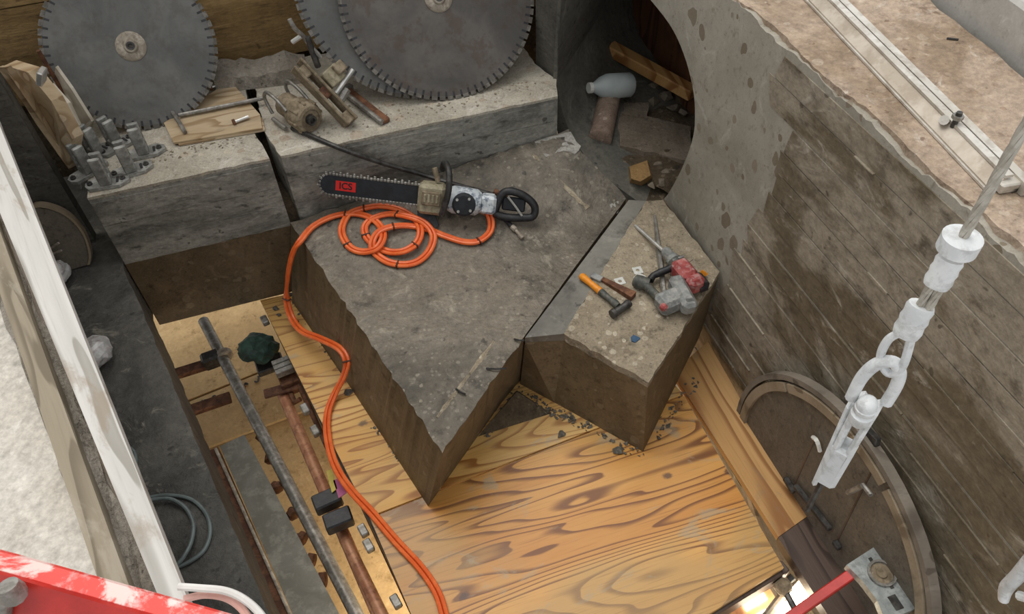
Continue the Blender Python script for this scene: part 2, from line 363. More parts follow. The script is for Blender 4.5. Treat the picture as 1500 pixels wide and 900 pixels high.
# board bands cast into the wall
zt = 1.0; random.seed(11); k = 0
ridge = MB()
while zt > -1.4:
    h = random.uniform(.075, .105); zb = zt - h
    a0 = .26 - .30 * (1.0 - max(zt, -.3)) * .8 + random.uniform(-.05, .05) if zt > -.2 else -.05
    if zt > .85: a0 = .02 + random.uniform(-.02, .02)
    off = random.uniform(.001, .007)
    m_ = MB(); cuts = [a0, a0 + random.uniform(.5, 1.3), 2.6]
    g = .0025
    zr = lambda: random.uniform(-.002, .002)
    P = [(a0 + random.uniform(-.03, .03), zt - g), (2.6, zt - g), (2.6, zb + g), (a0 + random.uniform(-.03, .03), zb + g)]
    m_.prism([AW(a, z, -.01) for a, z in P], [AW(a, z, off) for a, z in P])
    build('board_mark', m_, 'wall_board', wall_right)
    # thin broken fins of grout along the joint
    a = a0
    while a < 2.5:
        l = random.uniform(.05, .45)
        if random.random() < .38:
            t = random.uniform(.0015, .004); dp = off + random.uniform(.003, .009)
            Q = [(a, zb - t), (a + l, zb - t), (a + l, zb + t), (a, zb + t)]
            ridge.prism([AW(x, z, -.01) for x, z in Q], [AW(x, z, dp) for x, z in Q])
        a += l + random.uniform(.02, .2)
    zt = zb; k += 1
build('grout_fins', ridge, 'wall_board', wall_right, kind='stuff')

# ---- street slab on the right, groove and pale kerb wall
edge = [AW(-2.2 + i * .025, GZ, -.008 - random.uniform(.0, .010) - .008 * math.sin(i * .31)) for i in range(195)]
g0 = U(1352, -5, GZ); g1 = U(1496, 112, GZ); gd = (g1 - g0).normalized()
far = [g0 + gd * t + V((random.uniform(-.008, .008), random.uniform(-.008, .008), 0)) for t in [2.9 - i * .07 for i in range(0, 76)]]
poly = edge + far
mb = MB(); mb.prism([p - V((0, 0, .12)) for p in poly], [p + V((0, 0, .004)) for p in poly])
build('floor_street', mb, 'ground', kind='structure', label='weathered brown street concrete beside the pit wall')
gn = V((-gd.y, gd.x, 0))
if gn.x < 0: gn = -gn
k0 = g0 - gd * 2.4 + gn * .035; k1 = g0 + gd * 3.2 + gn * .035
mb = MB()
prof = [(0, -.15), (0.0, .13), (.012, .142), (.32, .148), (.32, -.15)]
mb.loft([[p + gn * a + V((0, 0, z)) for a, z in prof] for p in (k0, k1)])
kerb = build('wall_kerb', mb, 'kerb', kind='structure', label='pale grey concrete kerb beyond the dark groove')
mb = MB(); mb.loft([[p + gn * a + V((0, 0, z)) for a, z in [(.32, -.15), (.32, .20), (.33, .21), (1.6, .22), (1.6, -.15)]] for p in (k0, k1)]); build('upper_step', mb, 'kerb', kerb)
mb = MB(); mb.loft([[p + gn * a + V((0, 0, z)) for a, z in [(-.1, -.13), (-.1, -.11), (.1, -.11), (.1, -.13)]] for p in (k0, k1)]); build('groove_bottom', mb, 'earth', kerb)

# ---- tall uncut wall at the left end of the bench (front flush with the bench)
fl = BP - E1 * .115 + E2 * .19
mb = MB(); q = [fl, fl - E1 * 2.4, fl - E1 * 2.4 + E2 * .06, fl + E2 * .06]
mb.prism([p + V((0, 0, -.4)) for p in q], [p + V((0, 0, .96)) for p in q])
wl = build('wall_left', mb, 'wall_dark', kind='structure', label='tall dark concrete wall left standing beside the cut bench')
for zz in (.05, .2, .36, .52, .7, .85):
    m_ = MB(); o_ = random.uniform(.001, .004); q = [fl + V((0, 0, zz)), fl - E1 * 2.3 + V((0, 0, zz)), fl - E1 * 2.3 + V((0, 0, zz + .14)), fl + V((0, 0, zz + .14))]
    m_.prism([p + E2 * .01 for p in q], [p - E2 * o_ for p in q]); build('board_mark', m_, 'wall_dark', wl)

# ---- back wall of timber shoring behind the bench
bb = BP + E2 * .78
back = thing('wall_back', 'brown timber shoring boards behind the bench', None, bb + V((0, 0, .3))); back['kind'] = 'structure'; del_cat = back.pop('category', None)
zz = .36
for hgt in (.43, .26, .25, .3, .3):
    m_ = MB(); o_ = random.uniform(0, .012)
    q = [bb - E1 * 2.2 + V((0, 0, zz + .003)), bb + E1 * 2.25 + V((0, 0, zz + .003 + .02)), bb + E1 * 2.25 + V((0, 0, zz + hgt + .02)), bb - E1 * 2.2 + V((0, 0, zz + hgt))]
    m_.prism([p + E2 * .06 for p in q], [p - E2 * o_ for p in q]); build('shoring_board', m_, 'shoring', back); zz += hgt + .004
m_ = MB(); q = [bb - E1 * 2.2 + E2 * .06, bb + E1 * 2.2 + E2 * .06, bb + E1 * 2.2 + E2 * .1, bb - E1 * 2.2 + E2 * .1]
m_.prism([p + V((0, 0, -.4)) for p in q], [p + V((0, 0, 2.2)) for p in q]); build('backing', m_, 'earth', back)

# ---- concrete stub wall at the left lip of the round opening and the opening's inner lining
s0, s1 = V((.156, 3.216, 0)), V((.246, 3.072, 0)); td = V((.41, .91, 0)).normalized()
mb = MB(); q = [s0, s1, s1 + td * 1.0, s0 + td * 1.0 + V((-.1, .1, 0))]
mb.prism([p + V((0, 0, .1)) for p in q], [p + V((0, 0, 1.25)) for p in q])
build('wall_stub', mb, 'wall_dark', kind='structure', label='narrow upright concrete stub at the lip of the round opening')
lip = [V((.262, 3.06, .95)), V((.25, 3.075, .6)), V((.246, 3.072, .37)), V((.262, 3.045, .25)), V((.304, 3.0, .13)), V((.36, 2.90, .08)), V((.431, 2.796, .045)), V((.52, 2.715, .01)), V((.606, 2.662, -.03)), V((.70, 2.64, -.08))]
lip = smooth_path(lip, 4)
mb = MB(); mb.loft([[p + td * t + V((0, 0, -.0 * t)) for p in lip] for t in (0, .3, .6, .9, 1.16)], closed=False)
mb.loft([[p + td * .001 for p in lip], [p + td * .001 + V((-.02, 0, -.12)) for p in lip]], closed=False)
build('trim_opening_lining', mb, 'liner', kind='structure', smooth=True, label='curved dark concrete lining inside the round opening')
mb = MB(); q = [V((.3, 2.75, -.02)), V((.75, 2.5, -.05)), V((1.3, 2.4, -.02)), V((1.1, 4.3, .02)), V((.6, 4.3, .03))]
mb.plate(q, .1, UPZ); build('floor_opening', mb, 'earth', kind='structure', label='earth floor with rubble inside the round opening')
# lagging behind the wall
lag = thing('wall_lagging', 'dark red-brown upright lagging boards behind the round opening', None, V((.9, 3.4, 0))); lag.pop('category', None); lag['kind'] = 'structure'
a = -2.02
while a < .4:
    w = random.uniform(.1, .14); m_ = MB()
    q = [AW(a, 0, -.40 + random.uniform(-.01, .01)), AW(a + w - .004, 0, -.40 + random.uniform(-.01, .01))]; q += [q[1] + WN * .04, q[0] + WN * .04]
    m_.prism([p + V((0, 0, -.1)) for p in q], [p + V((0, 0, 1.0)) for p in q]); build('lagging_board', m_, 'lagging', lag); a += w

# ---- left floor strip, its edge is the cut
L0 = V((-1.64, 2.345, 0)); L1 = U(392, 893, 0); ld = (L1 - L0).normalized(); ln_ = V((ld.y, -ld.x, 0))
if ln_.x > 0: ln_ = -ln_
ed = [L0 + ld * t + V((random.uniform(-.004, .004), 0, 0)) for t in [i * .05 for i in range(60)]]
poly = ed + [ed[-1] + ln_ * 2.2, BP - E1 * 2.6]
poly = ed + [ed[-1] + ln_ * 2.0, L0 - E1 * 2.6 + E2 * .75, L0 + E2 * .75 - E1 * .008]
mb = MB(); mb.prism([p - V((0, 0, .34)) for p in poly], poly)
build('floor', mb, 'floor_dark', kind='structure', label='black stained concrete floor strip left of the pit')
mb = MB(); q = [V((-4.5, -1.2, -1.3)), V((3, -1.2, -1.3)), V((3, 5, -1.3)), V((-4.5, 5, -1.3))]
mb.plate(q, .05, UPZ); pit = build('floor_pit', mb, 'pitfloor', kind='structure', label='tan floor at the bottom of the pit')

# ---- street level ledge on the left (behind the bleached timber)
LB = [U(0, 330, GZ), U(47, 440, GZ), U(118, 612, GZ), U(225, 860, GZ), U(300, 1040, GZ)]
ld2 = (LB[3] - LB[0]).normalized(); far_l = LB[0] - ld2 * 1.2; near_l = LB[0] + ld2 * 2.6; ln2 = V((ld2.y, -ld2.x, 0)); ln2 = ln2 if ln2.x < 0 else -ln2
q = [far_l - ln2 * .0, near_l - ln2 * .0, near_l + ln2 * 2.2, far_l + ln2 * 2.2]
mb = MB(); mb.prism([p - V((0, 0, .22)) for p in q], q)
build('floor_ledge', mb, 'ledge', kind='structure', label='bright bleached concrete ledge at the lower left')
q = [far_l + ln2 * .12, near_l + ln2 * .12, near_l + ln2 * .16, far_l + ln2 * .16]
mb = MB(); mb.prism([p + V((0, 0, -1.1)) for p in q], [p + V((0, 0, -.2)) for p in q]); build('wall_ledge', mb, 'wall_dark', kind='structure', label='dark wall under the left ledge')
# crumbled concrete between the two timbers
mb = MB(); N = 60; rows = []
for i in range(N + 1):
    p = far_l.lerp(near_l, i / N); rows.append([p + ln2 * (-.005 + .0095 * j) + V((random.uniform(-.005, .005), random.uniform(-.005, .005), .003 + random.uniform(0, .016))) for j in range(8)])
mb.loft(rows, closed=False); build('trim_crumbled_edge', mb, 'rubble', kind='structure', label='crumbled concrete strip between the two left timbers')

# ================================================================ CUT CONCRETE BLOCKS
def block(name, label, top, bot, zmid, mats):
    """top/bot outlines (world points); split at zmid into an upper formed part and a lower sawn part"""
    c = sum(bot, V((0, 0, 0))) / len(bot); t = thing(name, label, 'concrete block', V((c.x, c.y, min(p.z for p in bot))))
    return t
# left bench block
bt = [U(124, 290, BZ), U(395, 231, BZ), U(372, 192, BZ), U(372, 192, BZ) + E2 * .565, BP + V((.008, 0, BZ)) + E2 * .775]
bt[0] = BP + V((.008, 0.002, BZ)); bt[1] = V((bt[1].x, (BP + E1 * ((bt[1].x - BP.x) / E1.x)).y, BZ))
t = thing('concrete_block', 'left bench block of grey concrete with brown sawn lower face, carrying six anchor brackets', 'concrete block', V((-1.3, 2.6, -.4)))
tp = rough_poly(bt, .035, .004)
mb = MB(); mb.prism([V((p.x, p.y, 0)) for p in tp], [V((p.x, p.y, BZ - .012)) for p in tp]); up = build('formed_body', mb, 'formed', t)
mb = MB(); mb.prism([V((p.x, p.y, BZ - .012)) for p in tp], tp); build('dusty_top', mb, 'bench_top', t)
mb = MB(); mb.prism([V((p.x, p.y, -.4)) for p in bt], [V((p.x, p.y, 0)) for p in bt]); build('sawn_lower_face', mb, 'sawn', t, label='brown sawn face')
for zz, hh in ((.005, .11), (.118, .10), (.221, .12)):
    m_ = MB(); a_, b_ = BP + E1 * .012, V((bt[1].x, bt[1].y, 0)) - E1 * .012; o_ = random.uniform(.001, .005)
    q = [a_ + V((0, 0, zz)), b_ + V((0, 0, zz)), b_ + V((0, 0, zz + hh)), a_ + V((0, 0, zz + hh))]
    m_.prism([p + E2 * .01 for p in q], [p - E2 * o_ for p in q]); build('board_mark', m_, 'formed', t)
# right bench block
def onfront(px, py, z): 
    p = UPL(px, py, BP, E2); return V((p.x, p.y, z))
f0 = onfront(411, 228, BZ); f1 = onfront(817, 140, BZ)
bt = [f0, f1, V((.242, 3.07, BZ)), V((.15, 3.21, BZ)), V((.15, 3.21, BZ)) + E2 * .36, U(387, 192, BZ) + E2 * .56, U(387, 192, BZ)]
tp = rough_poly(bt, .035, .004)
t = thing('concrete_block', 'long bench block of grey concrete behind the chainsaw, carrying the two leaning saw blades', 'concrete block', V((-.3, 2.9, -.4)))
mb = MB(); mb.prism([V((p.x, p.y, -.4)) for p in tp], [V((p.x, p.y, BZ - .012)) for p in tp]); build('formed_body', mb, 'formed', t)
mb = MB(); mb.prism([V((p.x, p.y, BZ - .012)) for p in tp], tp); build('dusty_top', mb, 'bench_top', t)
for zz, hh in ((.03, .10), (.133, .11), (.246, .095)):
    m_ = MB(); a_, b_ = V((f0.x, f0.y, 0)) + E1 * .012, V((f1.x, f1.y, 0)) - E1 * .012; o_ = random.uniform(.001, .005)
    q = [a_ + V((0, 0, zz)), b_ + V((0, 0, zz)), b_ + V((0, 0, zz + hh)), a_ + V((0, 0, zz + hh))]
    m_.prism([p + E2 * .01 for p in q], [p - E2 * o_ for p in q]); build('board_mark', m_, 'formed', t)
# broken stub left at the back of the bench
sb0, sb1 = U(352, 133, BZ), U(452, 121, BZ); sbd = (sb1 - sb0).normalized()
mb = MB(); rows = []
for i in range(16):
    p = sb0 - sbd * .10 + sbd * (i * .028); h = .075 + random.uniform(-.006, .006) + .012 * math.sin(i * .7)
    rows.append([p + V((0, 0, .001)), p + V((0, 0, h * .85)) + E2 * random.uniform(0, .015), p + E2 * random.uniform(.05, .08) + V((0, 0, h)), p + E2 * .13 + V((0, 0, h * 1.1 + random.uniform(-.006, .006))), p + E2 * .16 + V((0, 0, .001))])
mb.loft(rows); build('broken_concrete_stub', mb, 'rubble', label='jagged broken concrete stub at the back of the bench below the shoring', cat='concrete stub')
mb = MB(); ga, gb = BP + E1 * .60 + E2 * .10, BP + E1 * .86 + E2 * .10; q = [ga, gb, gb + E2 * .6, ga + E2 * .6]
mb = MB(); q = [V((bt[0].x, bt[0].y, 0)) - E1 * .05 + E2 * .02, V((bt[0].x, bt[0].y, 0)) + E1 * .01 + E2 * .02, V((bt[-1].x, bt[-1].y, 0)) + E2 * .5, V((bt[-1].x, bt[-1].y, 0)) + E2 * .5 - E1 * .08, V((bt[-1].x, bt[-1].y, 0)) - E1 * .06]
mb.prism([p + V((0, 0, -.39)) for p in q], [p + V((0, 0, .1)) for p in q]); build('trim_gap_light_stop', mb, 'earth', kind='structure', label='added fill blocking pit light in the saw gap between the bench blocks')  # added fill; keeps the pit lamp from shining through the gap
# front wedge slab
top = [U(425, 326, 0), U(600, 268, .068), U(833, 189, .15), U(846, 215, .10), U(880, 252, .055), U(905, 275, .02), U(917, 291, .0), U(838, 397, 0), U(765, 497, 0), U(742, 528, 0), U(648, 664, 0), U(540, 497, 0)]
for i in (0, 1, 2):
    w = UPL(*[(425, 326), (600, 268), (833, 189)][i], BP - E2 * .012, E2); top[i] = V((w.x, w.y, w.z))
def sst(x): x = max(0.0, min(1.0, x)); return x * x * (3 - 2 * x)
def hs(p):
    u = (p - BP).dot(E1); v = -(p - BP).dot(E2)
    return (.029 + (.192 - .029) * max(0.0, min(1.25, (u - .716) / 1.309))) * (1 - sst(v / .5))
def US(px, py, h=0.0):
    z = 0.0
    for _ in range(25): z = .5 * z + .5 * (hs(U(px, py, z)) + h)
    return U(px, py, z)
PXT = [None, None, None, (846, 215), (880, 252), (905, 275), (917, 291), (838, 397), (765, 497), (742, 528), (648, 664), (540, 497)]
for i in range(3, 12): top[i] = US(*PXT[i])
bot = [U(428, 442, PZ), V((top[1].x, top[1].y, PZ)), V((top[2].x, top[2].y, PZ)), V((top[3].x, top[3].y, PZ)), V((top[4].x, top[4].y, PZ)), V((top[5].x, top[5].y, PZ)), V((top[6].x, top[6].y, PZ)), V((top[7].x, top[7].y, PZ)), U(757, 563, PZ), U(735, 590, PZ), U(627, 742, PZ), U(520, 578, PZ)]
bot[0] = V((bot[0].x, min(bot[0].y, (BP + E1 * ((bot[0].x - BP.x) / E1.x)).y - .012), PZ))
t = thing('concrete_block', 'large dark wedge-shaped floor slab under the chainsaw and orange hose, pointed at the front', 'concrete block', U(627, 742, PZ))
def dense(a, b, skip=()):
    A, B = [], []
    n = len(a)
    for i in range(n):
        j = (i + 1) % n; k = max(1, int((a[j] - a[i]).length / .03)); A.append(a[i]); B.append(b[i])
        for m in range(1, k):
            am = .005 if i not in (7, 6) else .001
            A.append(a[i].lerp(a[j], m / k) + V((random.uniform(-am, am), random.uniform(-am, am), random.uniform(-am, 0)))); B.append(b[i].lerp(b[j], m / k))
    return A, B
A, B = dense(top, bot)
mb = MB(); n = len(A); mid = [a - V((0, 0, .004)) for a in A]
mb.loft([B, mid], caps=False); mb.add(B, [tuple(range(len(B)))]); build('sawn_sides', mb, 'sawn', t, label='brown sawn sides')
bm = bmesh.new(); bm.faces.new([bm.verts.new(p) for p in A]); bmesh.ops.triangulate(bm, faces=bm.faces[:])
for _ in range(4):
    es = [e for e in bm.edges if e.calc_length() > .06 and not e.is_boundary]
    if es: bmesh.ops.subdivide_edges(bm, edges=es, cuts=1); bmesh.ops.triangulate(bm, faces=bm.faces[:])
for v in bm.verts:
    if not v.is_boundary: v.co.z = hs(v.co) + random.uniform(-.0012, .0012)
bm.verts.index_update(); mb = MB(); mb.add([v.co.copy() for v in bm.verts], [[v.index for v in f.verts] for f in bm.faces]); bm.free()
for i in range(n): j = (i + 1) % n; mb.add([A[i], A[j], mid[j], mid[i]], [(0, 1, 2, 3)])
build('stained_top', mb, 'slabtop', t, smooth=True)
# thin ridges and grooves left on top of the slab
for a_, b_, w in (((781, 226), (862, 305), .02), ((724, 500), (640, 612), .010)):
    mb = MB(); P0, P1 = US(*a_), US(*b_); d_ = (P1 - P0).normalized(); s_ = V((-d_.y, d_.x, 0)); rows = []
    for i in range(16):
        p = P0.lerp(P1, i / 15) ; ww = w * random.uniform(.4, 1.1); rows.append([p - s_ * ww, p + V((0, 0, random.uniform(.003, .008))), p + s_ * ww, p - V((0, 0, .01))])
    mb.loft(rows); build('mortar_ridge', mb, 'rough_top', t)
for px in ([(783, 208), (812, 199), (836, 193), (851, 214), (842, 226), (826, 221), (800, 230)], [(893, 300), (915, 290), (905, 312), (897, 316)]):
    mb = MB(); q = rough_poly([US(*p, .0015) for p in px], .025, .006); mb.plate(q, .0012, UPZ); build('slurry_splash', mb, 'slurry', t, label='pale slurry splash')
# right block
RT = [US(769, 495, -.002), US(921, 293, -.002), U(971, 296, .01), U(1058, 397, 0), U(950, 561, 0), U(826, 492, 0)]
def offwall(p, g=.012):
    d_ = WN.dot(p - WP) + g; return p - WN * d_ if d_ > 0 else p
RT = [offwall(p) for p in RT]
RBm = [U(762, 563, PZ), V((RT[1].x, RT[1].y, PZ)), V((RT[2].x, RT[2].y, PZ)), V((RT[3].x - .02, RT[3].y - .01, PZ)), U(942, 662, PZ), U(812, 590, PZ)]
t = thing('concrete_block', 'smaller square-cornered slab block by the right wall, carrying the red rotary hammer', 'concrete block', U(942, 662, PZ))
mb = MB(); mb.prism(RBm, [V((p.x, p.y, min(p.z, 0) - .03)) for p in RT]); build('sawn_sides', mb, 'sawn', t, label='brown sawn sides')
sA, sB = RT[5], U(946, 297, .02)
q = [RT[0], RT[1], sB, sA]; q[2] = q[2] + V((0, 0, .01)); q[3] = q[3] + V((0, 0, .012))
mb = MB(); mb.prism([V((p.x, p.y, -.03)) for p in q], q); build('smooth_strip', mb, 'strip', t, label='smooth grey strip')
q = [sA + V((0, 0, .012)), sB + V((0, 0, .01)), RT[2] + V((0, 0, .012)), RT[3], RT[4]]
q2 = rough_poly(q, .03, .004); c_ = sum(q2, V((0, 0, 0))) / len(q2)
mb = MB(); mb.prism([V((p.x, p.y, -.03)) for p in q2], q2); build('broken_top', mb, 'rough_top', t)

# ================================================================ PLYWOOD DECK
def deck(name, label, px, z, mat, th=.019, cat='plywood'):
    mb = MB(); mb.plate([offwall(U(a, b, z), .02) for a, b in px], th, UPZ)
    return build(name, mb, mat, label=label, cat=cat)
pa = [U(381, 440, PZ), U(541, 757, PZ), U(1001, 578, PZ)]
mb = MB(); pa = [pa[0], pa[1], pa[2], pa[2] + (pa[0] - pa[1]) * .85 ]
mb.plate(pa, .019, UPZ); build('plywood_sheet', mb, 'ply2', label='yellow plywood sheet under the wedge slab, running back to the bench', cat='plywood')
deck('plywood_sheet', 'large wet orange plywood sheet with dark knots in the foreground', [(542, 759.5), (1002, 580), (1148, 832), (862, 1010), (652, 1016)], PZ - .002, 'ply')
deck('plywood_strip', 'narrow orange plank along the right edge of the plywood, beside the round form', [(985, 545), (1050, 497), (1182, 757), (1140, 787)], PZ + .004, 'plank', .03, 'plank')
deck('timber_board', 'dark wet timber continuing the plank beside the round form', [(1140, 788), (1182, 758), (1290, 900), (1228, 925)], PZ + .002, 'plank_dark', .05, 'plank')
# joists under the deck
random.seed(3)
JZ = PZ - .024
mb = MB(); a_, b_ = U(384, 447, JZ), U(612, 915, JZ); m, L = frame(a_, b_); mb.box((L, .035, .09), m, .004, (L / 2, .022, -.045)); J1 = build('deck_joist', mb, 'darksteel', label='dark steel joist under the left edge of the plywood', cat='joist')
mb = MB(); a_, b_ = U(1160, 838, JZ), U(900, 998, JZ); m, L = frame(a_, b_); mb.box((L, .045, .09), m, .004, (L / 2, -.03, -.047)); build('deck_joist', mb, 'plank_dark', label='dark timber joist under the front edge of the plywood', cat='joist')

# ================================================================ THINGS ON THE BENCH
def saw_blade(label, cpx, contact, r, lean, yaw, nt, mat, hub=True):
    """disc standing on the bench at `contact`, leaning back by `lean`"""
    p = contact; back_ = (M.Rotation(yaw, 3, 'Z') @ E2).normalized(); up_ = (UPZ * math.cos(lean) + back_ * math.sin(lean)).normalized()
    nrm = (-back_ * math.cos(lean) + UPZ * math.sin(lean)).normalized(); side = up_.cross(nrm)
    m = M.Identity(4); c = p + up_ * (r + .001)
    for i in range(3): m[i][0] = nrm[i]; m[i][1] = side[i]; m[i][2] = up_[i]; m[i][3] = c[i]
    t = thing('circular_saw', label, 'saw blade', m, 'diamond saw blades leaning on the shoring')
    rb = r - .014
    mb = MB(); mb.lathe(M.Identity(4), [(rb, -.003), (rb, .003)], nt * 2); build('disc', mb, mat, t, local=True)
    mb = MB()
    for k in range(nt):
        a0 = 2 * math.pi * (k + .14) / nt; a1 = 2 * math.pi * (k + .86) / nt
        q = [(rb - .002, a0), (r, a0), (r, a1), (rb - .002, a1)]
        mb.prism([V((-.004, R_ * math.cos(a), R_ * math.sin(a))) for R_, a in q], [V((.004, R_ * math.cos(a), R_ * math.sin(a))) for R_, a in q])
    build('cutting_segments', mb, 'tooth', t, local=True, kind='stuff')
    mb = MB()
    for k in range(nt):
        a = 2 * math.pi * k / nt; w = .0045
        d = V((0, math.cos(a), math.sin(a))); s_ = V((0, -math.sin(a), math.cos(a)))
        q = [d * (rb - .022) - s_ * w, d * (rb - .001) - s_ * w, d * (rb - .001) + s_ * w, d * (rb - .022) + s_ * w]
        mb.prism([p_ + V((-.0034, 0, 0)) for p_ in q], [p_ + V((.0034, 0, 0)) for p_ in q])
    build('gullets', mb, 'black', t, local=True, kind='stuff')
    mb = MB(); mb.lathe(M.Identity(4), [(.060, .003), (.060, .006), (.052, .012), (.030, .013), (.024, .022)], 24); h = build('hub_flange', mb, 'hub', t, local=True, smooth=True)
    mb = MB(); mb.lathe(M.Identity(4), [(.017, .02), (.017, .026), (.009, .026), (.009, .022)], 16); build('arbor_hole', mb, 'darksteel', h, local=True)
    return t, m
def fit_blade(label, hub, rpx, yaw, nt, mat, back_lim):
    lean = .4; r = .4
    for _ in range(40):
        c = U(*hub, BZ + r * math.cos(lean)); r = rpx * (c - O).dot(fw_) / FPX
        lean = .6 * lean + .4 * math.asin(max(.15, min(.62, (back_lim - (c - BP).dot(E2)) / r)))
    c = U(*hub, BZ + r * math.cos(lean)); r = (c.z - BZ) / math.cos(lean)
    bk = (M.Rotation(yaw, 3, 'Z') @ E2).normalized(); up_ = UPZ * math.cos(lean) + bk * math.sin(lean)
    print('BLADE', label[:20], 'r', round(r, 3), 'lean', round(math.degrees(lean)), 'foot', round(((c - up_ * r) - BP).dot(E2), 3))
    global FB, FBC
    FB = (lean, yaw); FBC = c
    return saw_blade(label, None, c - up_ * (r + .001), r, lean, yaw, nt, mat)
fit_blade('grey diamond saw blade with a muddy hub leaning at the left end of the bench', (192, 68), 119, .10, 56, 'blade', .76)
fit_blade('front brown-streaked diamond saw blade leaning in the middle of the bench', (642, -3), 145, -.02, 74, 'blade_brown', .60)
# the larger one stands parallel behind it
LN, YW = FB; bk = (M.Rotation(YW, 3, 'Z') @ E2).normalized(); up_ = UPZ * math.cos(LN) + bk * math.sin(LN); nf = (-bk * math.cos(LN) + UPZ * math.sin(LN)).normalized()
lo_, hi_ = -200.0, 60.0
for _ in range(30):
    my = (lo_ + hi_) / 2; c = UPL(607, my, FBC - nf * .035, nf); r = (c.z - BZ) / math.cos(LN)
    if r * FPX / (c - O).dot(fw_) > 178: lo_ = my
    else: hi_ = my
saw_blade('larger diamond saw blade standing behind the front brown-streaked blade', None, c - up_ * (r + .001), r, LN, YW, 86, 'blade')

# boards standing at the left end
def std_board(name, label, pts, th, mat, cat='board'):
    mb = MB(); mb.plate([U(*p) if len(p) == 3 else p for p in pts], th); return build(name, mb, mat, label=label, cat=cat)
std_board('half_round_board', 'half-round pale wooden form standing on edge beside the left saw blade', [(116, 240, BZ + .01), (96, 212, .42), (70, 176, .51), (47, 138, .62), (32, 110, .70), (24, 88, .78), (58, 98, .79), (92, 140, .69), (122, 196, .54)], .045, 'board')
std_board('thin_board', 'thin tan board edge against the tall dark wall', [(112, 236, BZ), (60, 150, .62), (16, 96, .84), (4, 96, .84), (50, 160, .60), (104, 240, BZ)], .02, 'board')
std_board('whitish_board', 'short whitish board standing in front of the left saw blade', [(116, 220, BZ + .02), (76, 156, .54), (79, 122, .66), (104, 150, .60), (128, 200, .46), (126, 216, BZ + .02)], .015, 'board_white')
std_board('whitish_board', 'pointed whitish board closest to the left saw blade', [(126, 194, BZ + .03), (82, 120, .62), (85, 96, .70), (108, 128, .62), (138, 176, .48), (136, 188, BZ + .03)], .014, 'board_white')
mb = MB(); mb.tube([U(128, 195, BZ + .01), U(56, 74, .78)], .008, 8); build('steel_rod', mb, 'rust', label='thin rusty rod with a bright end leaning between the standing boards', cat='rod')
mb = MB(); mb.box((.022, .05, .06), M.Translation(U(61, 112, .80)) @ M.Rotation(.5, 4, 'Y'), .004); build('metal_clip', mb, 'bright', label='small bright metal clip on the half-round board', cat='clip')

# six anchor brackets
def bracket(label, px, py, rot, first=[None]):
    m = M.Translation(U(px, py, BZ + .002)) @ M.Rotation(rot, 4, 'Z')
    if first[0] is not None: return copy_tree(first[0], m, label)
    t = thing('anchor_bracket', label, 'bracket', m, 'steel anchor brackets at the end of the bench'); first[0] = t
    mb = MB(); q = [(-.08, -.01), (-.066, -.032), (.05, -.036), (.085, -.012), (.085, .016), (.055, .036), (-.06, .032), (-.08, .012)]
    mb.prism([V((a, b, 0)) for a, b in q], [V((a, b, .014)) for a, b in q]); build('base_plate', mb, 'bracket', t, local=True)
    for s in (-1, 1):
        mb = MB(); mb.box((.044, .016, .125), None, .004, (0, s * .021, .0765)); build('fork_prong', mb, 'bracket', t, local=True)
        mb = MB(); mb.lathe(M.Rotation(-math.pi / 2, 4, 'Y') @ M.Translation((.014, 0, -s * .062)), [(.011, 0), (.011, .008), (.005, .008), (.005, .014)], 8); build('bolt', mb, 'darksteel', t, local=True)
    mb = MB(); mb.box((.044, .028, .03), None, .002, (0, 0, .029)); build('fork_base', mb, 'bracket', t, local=True)
    mb = MB(); mb.box((.010, .035, .003), None, 0, (.042, 0, .0145)); build('slot', mb, 'black', t, local=True)
    return t
for px, py, rt, lb in ((143, 228, 1.0, 'steel anchor bracket touching the foot of the half-round board'), (130, 254, .9, 'leftmost steel anchor bracket on the bench, nearest the cut edge'), (158, 270, .25, 'frontmost steel anchor bracket, at the lip of the bench'),
                       (193, 252, .45, 'steel anchor bracket right of the frontmost one, at the bench lip'), (172, 216, .9, 'rearmost steel anchor bracket under the left saw blade'), (212, 226, .35, 'rightmost steel anchor bracket, nearest the plywood scraps')):
    bracket(lb, px, py, rt)

# plywood scraps with T-handle bar and bolts
std_board('plywood_scrap', 'upper tan plywood scrap lying on the bench under the steel bar', [(240, 180, BZ + .02), (254, 209, BZ + .02), (384, 188, BZ + .02), (381, 168, BZ + .02), (345, 127, BZ + .02), (322, 128, BZ + .02)], .009, 'board', 'plywood')
std_board('plywood_scrap', 'lower tan plywood scrap peeping out below the steel bar', [(250, 196, BZ + .0105), (262, 212, BZ + .0105), (388, 190, BZ + .0105), (384, 172, BZ + .0105)], .008, 'board', 'plywood')
t = thing('sliding_bar', 'steel T-handle bar lying across the plywood scraps', 'tool', U(320, 165, BZ + .03))
mb = MB(); mb.tube([U(262, 169, BZ + .034), U(390, 143, BZ + .034)], .009, 8); build('shaft', mb, 'steel', t, smooth=True)
mb = MB(); mb.tube([U(249, 160, BZ + .034), U(258, 172, BZ + .042), U(271, 194, BZ + .03)], .009, 8); build('cross_handle', mb, 'steel', t, smooth=True)
for px, py, a, lb in ((346, 178, .5, 'bright bolt lying on the plywood scrap below the steel bar'), (312, 127, .5, 'bright bolt lying at the back corner of the plywood scrap')):
    t = thing('bolt', lb, 'bolt', M.Translation(U(px, py, BZ + .03)) @ M.Rotation(a, 4, 'Z'), 'loose bolts on the bench')
    mb = MB(); mb.cyl(V((-.005, 0, .0)), V((.055, 0, .004)), .007, None, 8); build('shank', mb, 'bright', t, local=True)
    mb = MB(); mb.cyl(V((-.016, 0, 0)), V((-.004, 0, 0)), .013, None, 6); build('head', mb, 'rust', t, local=True)

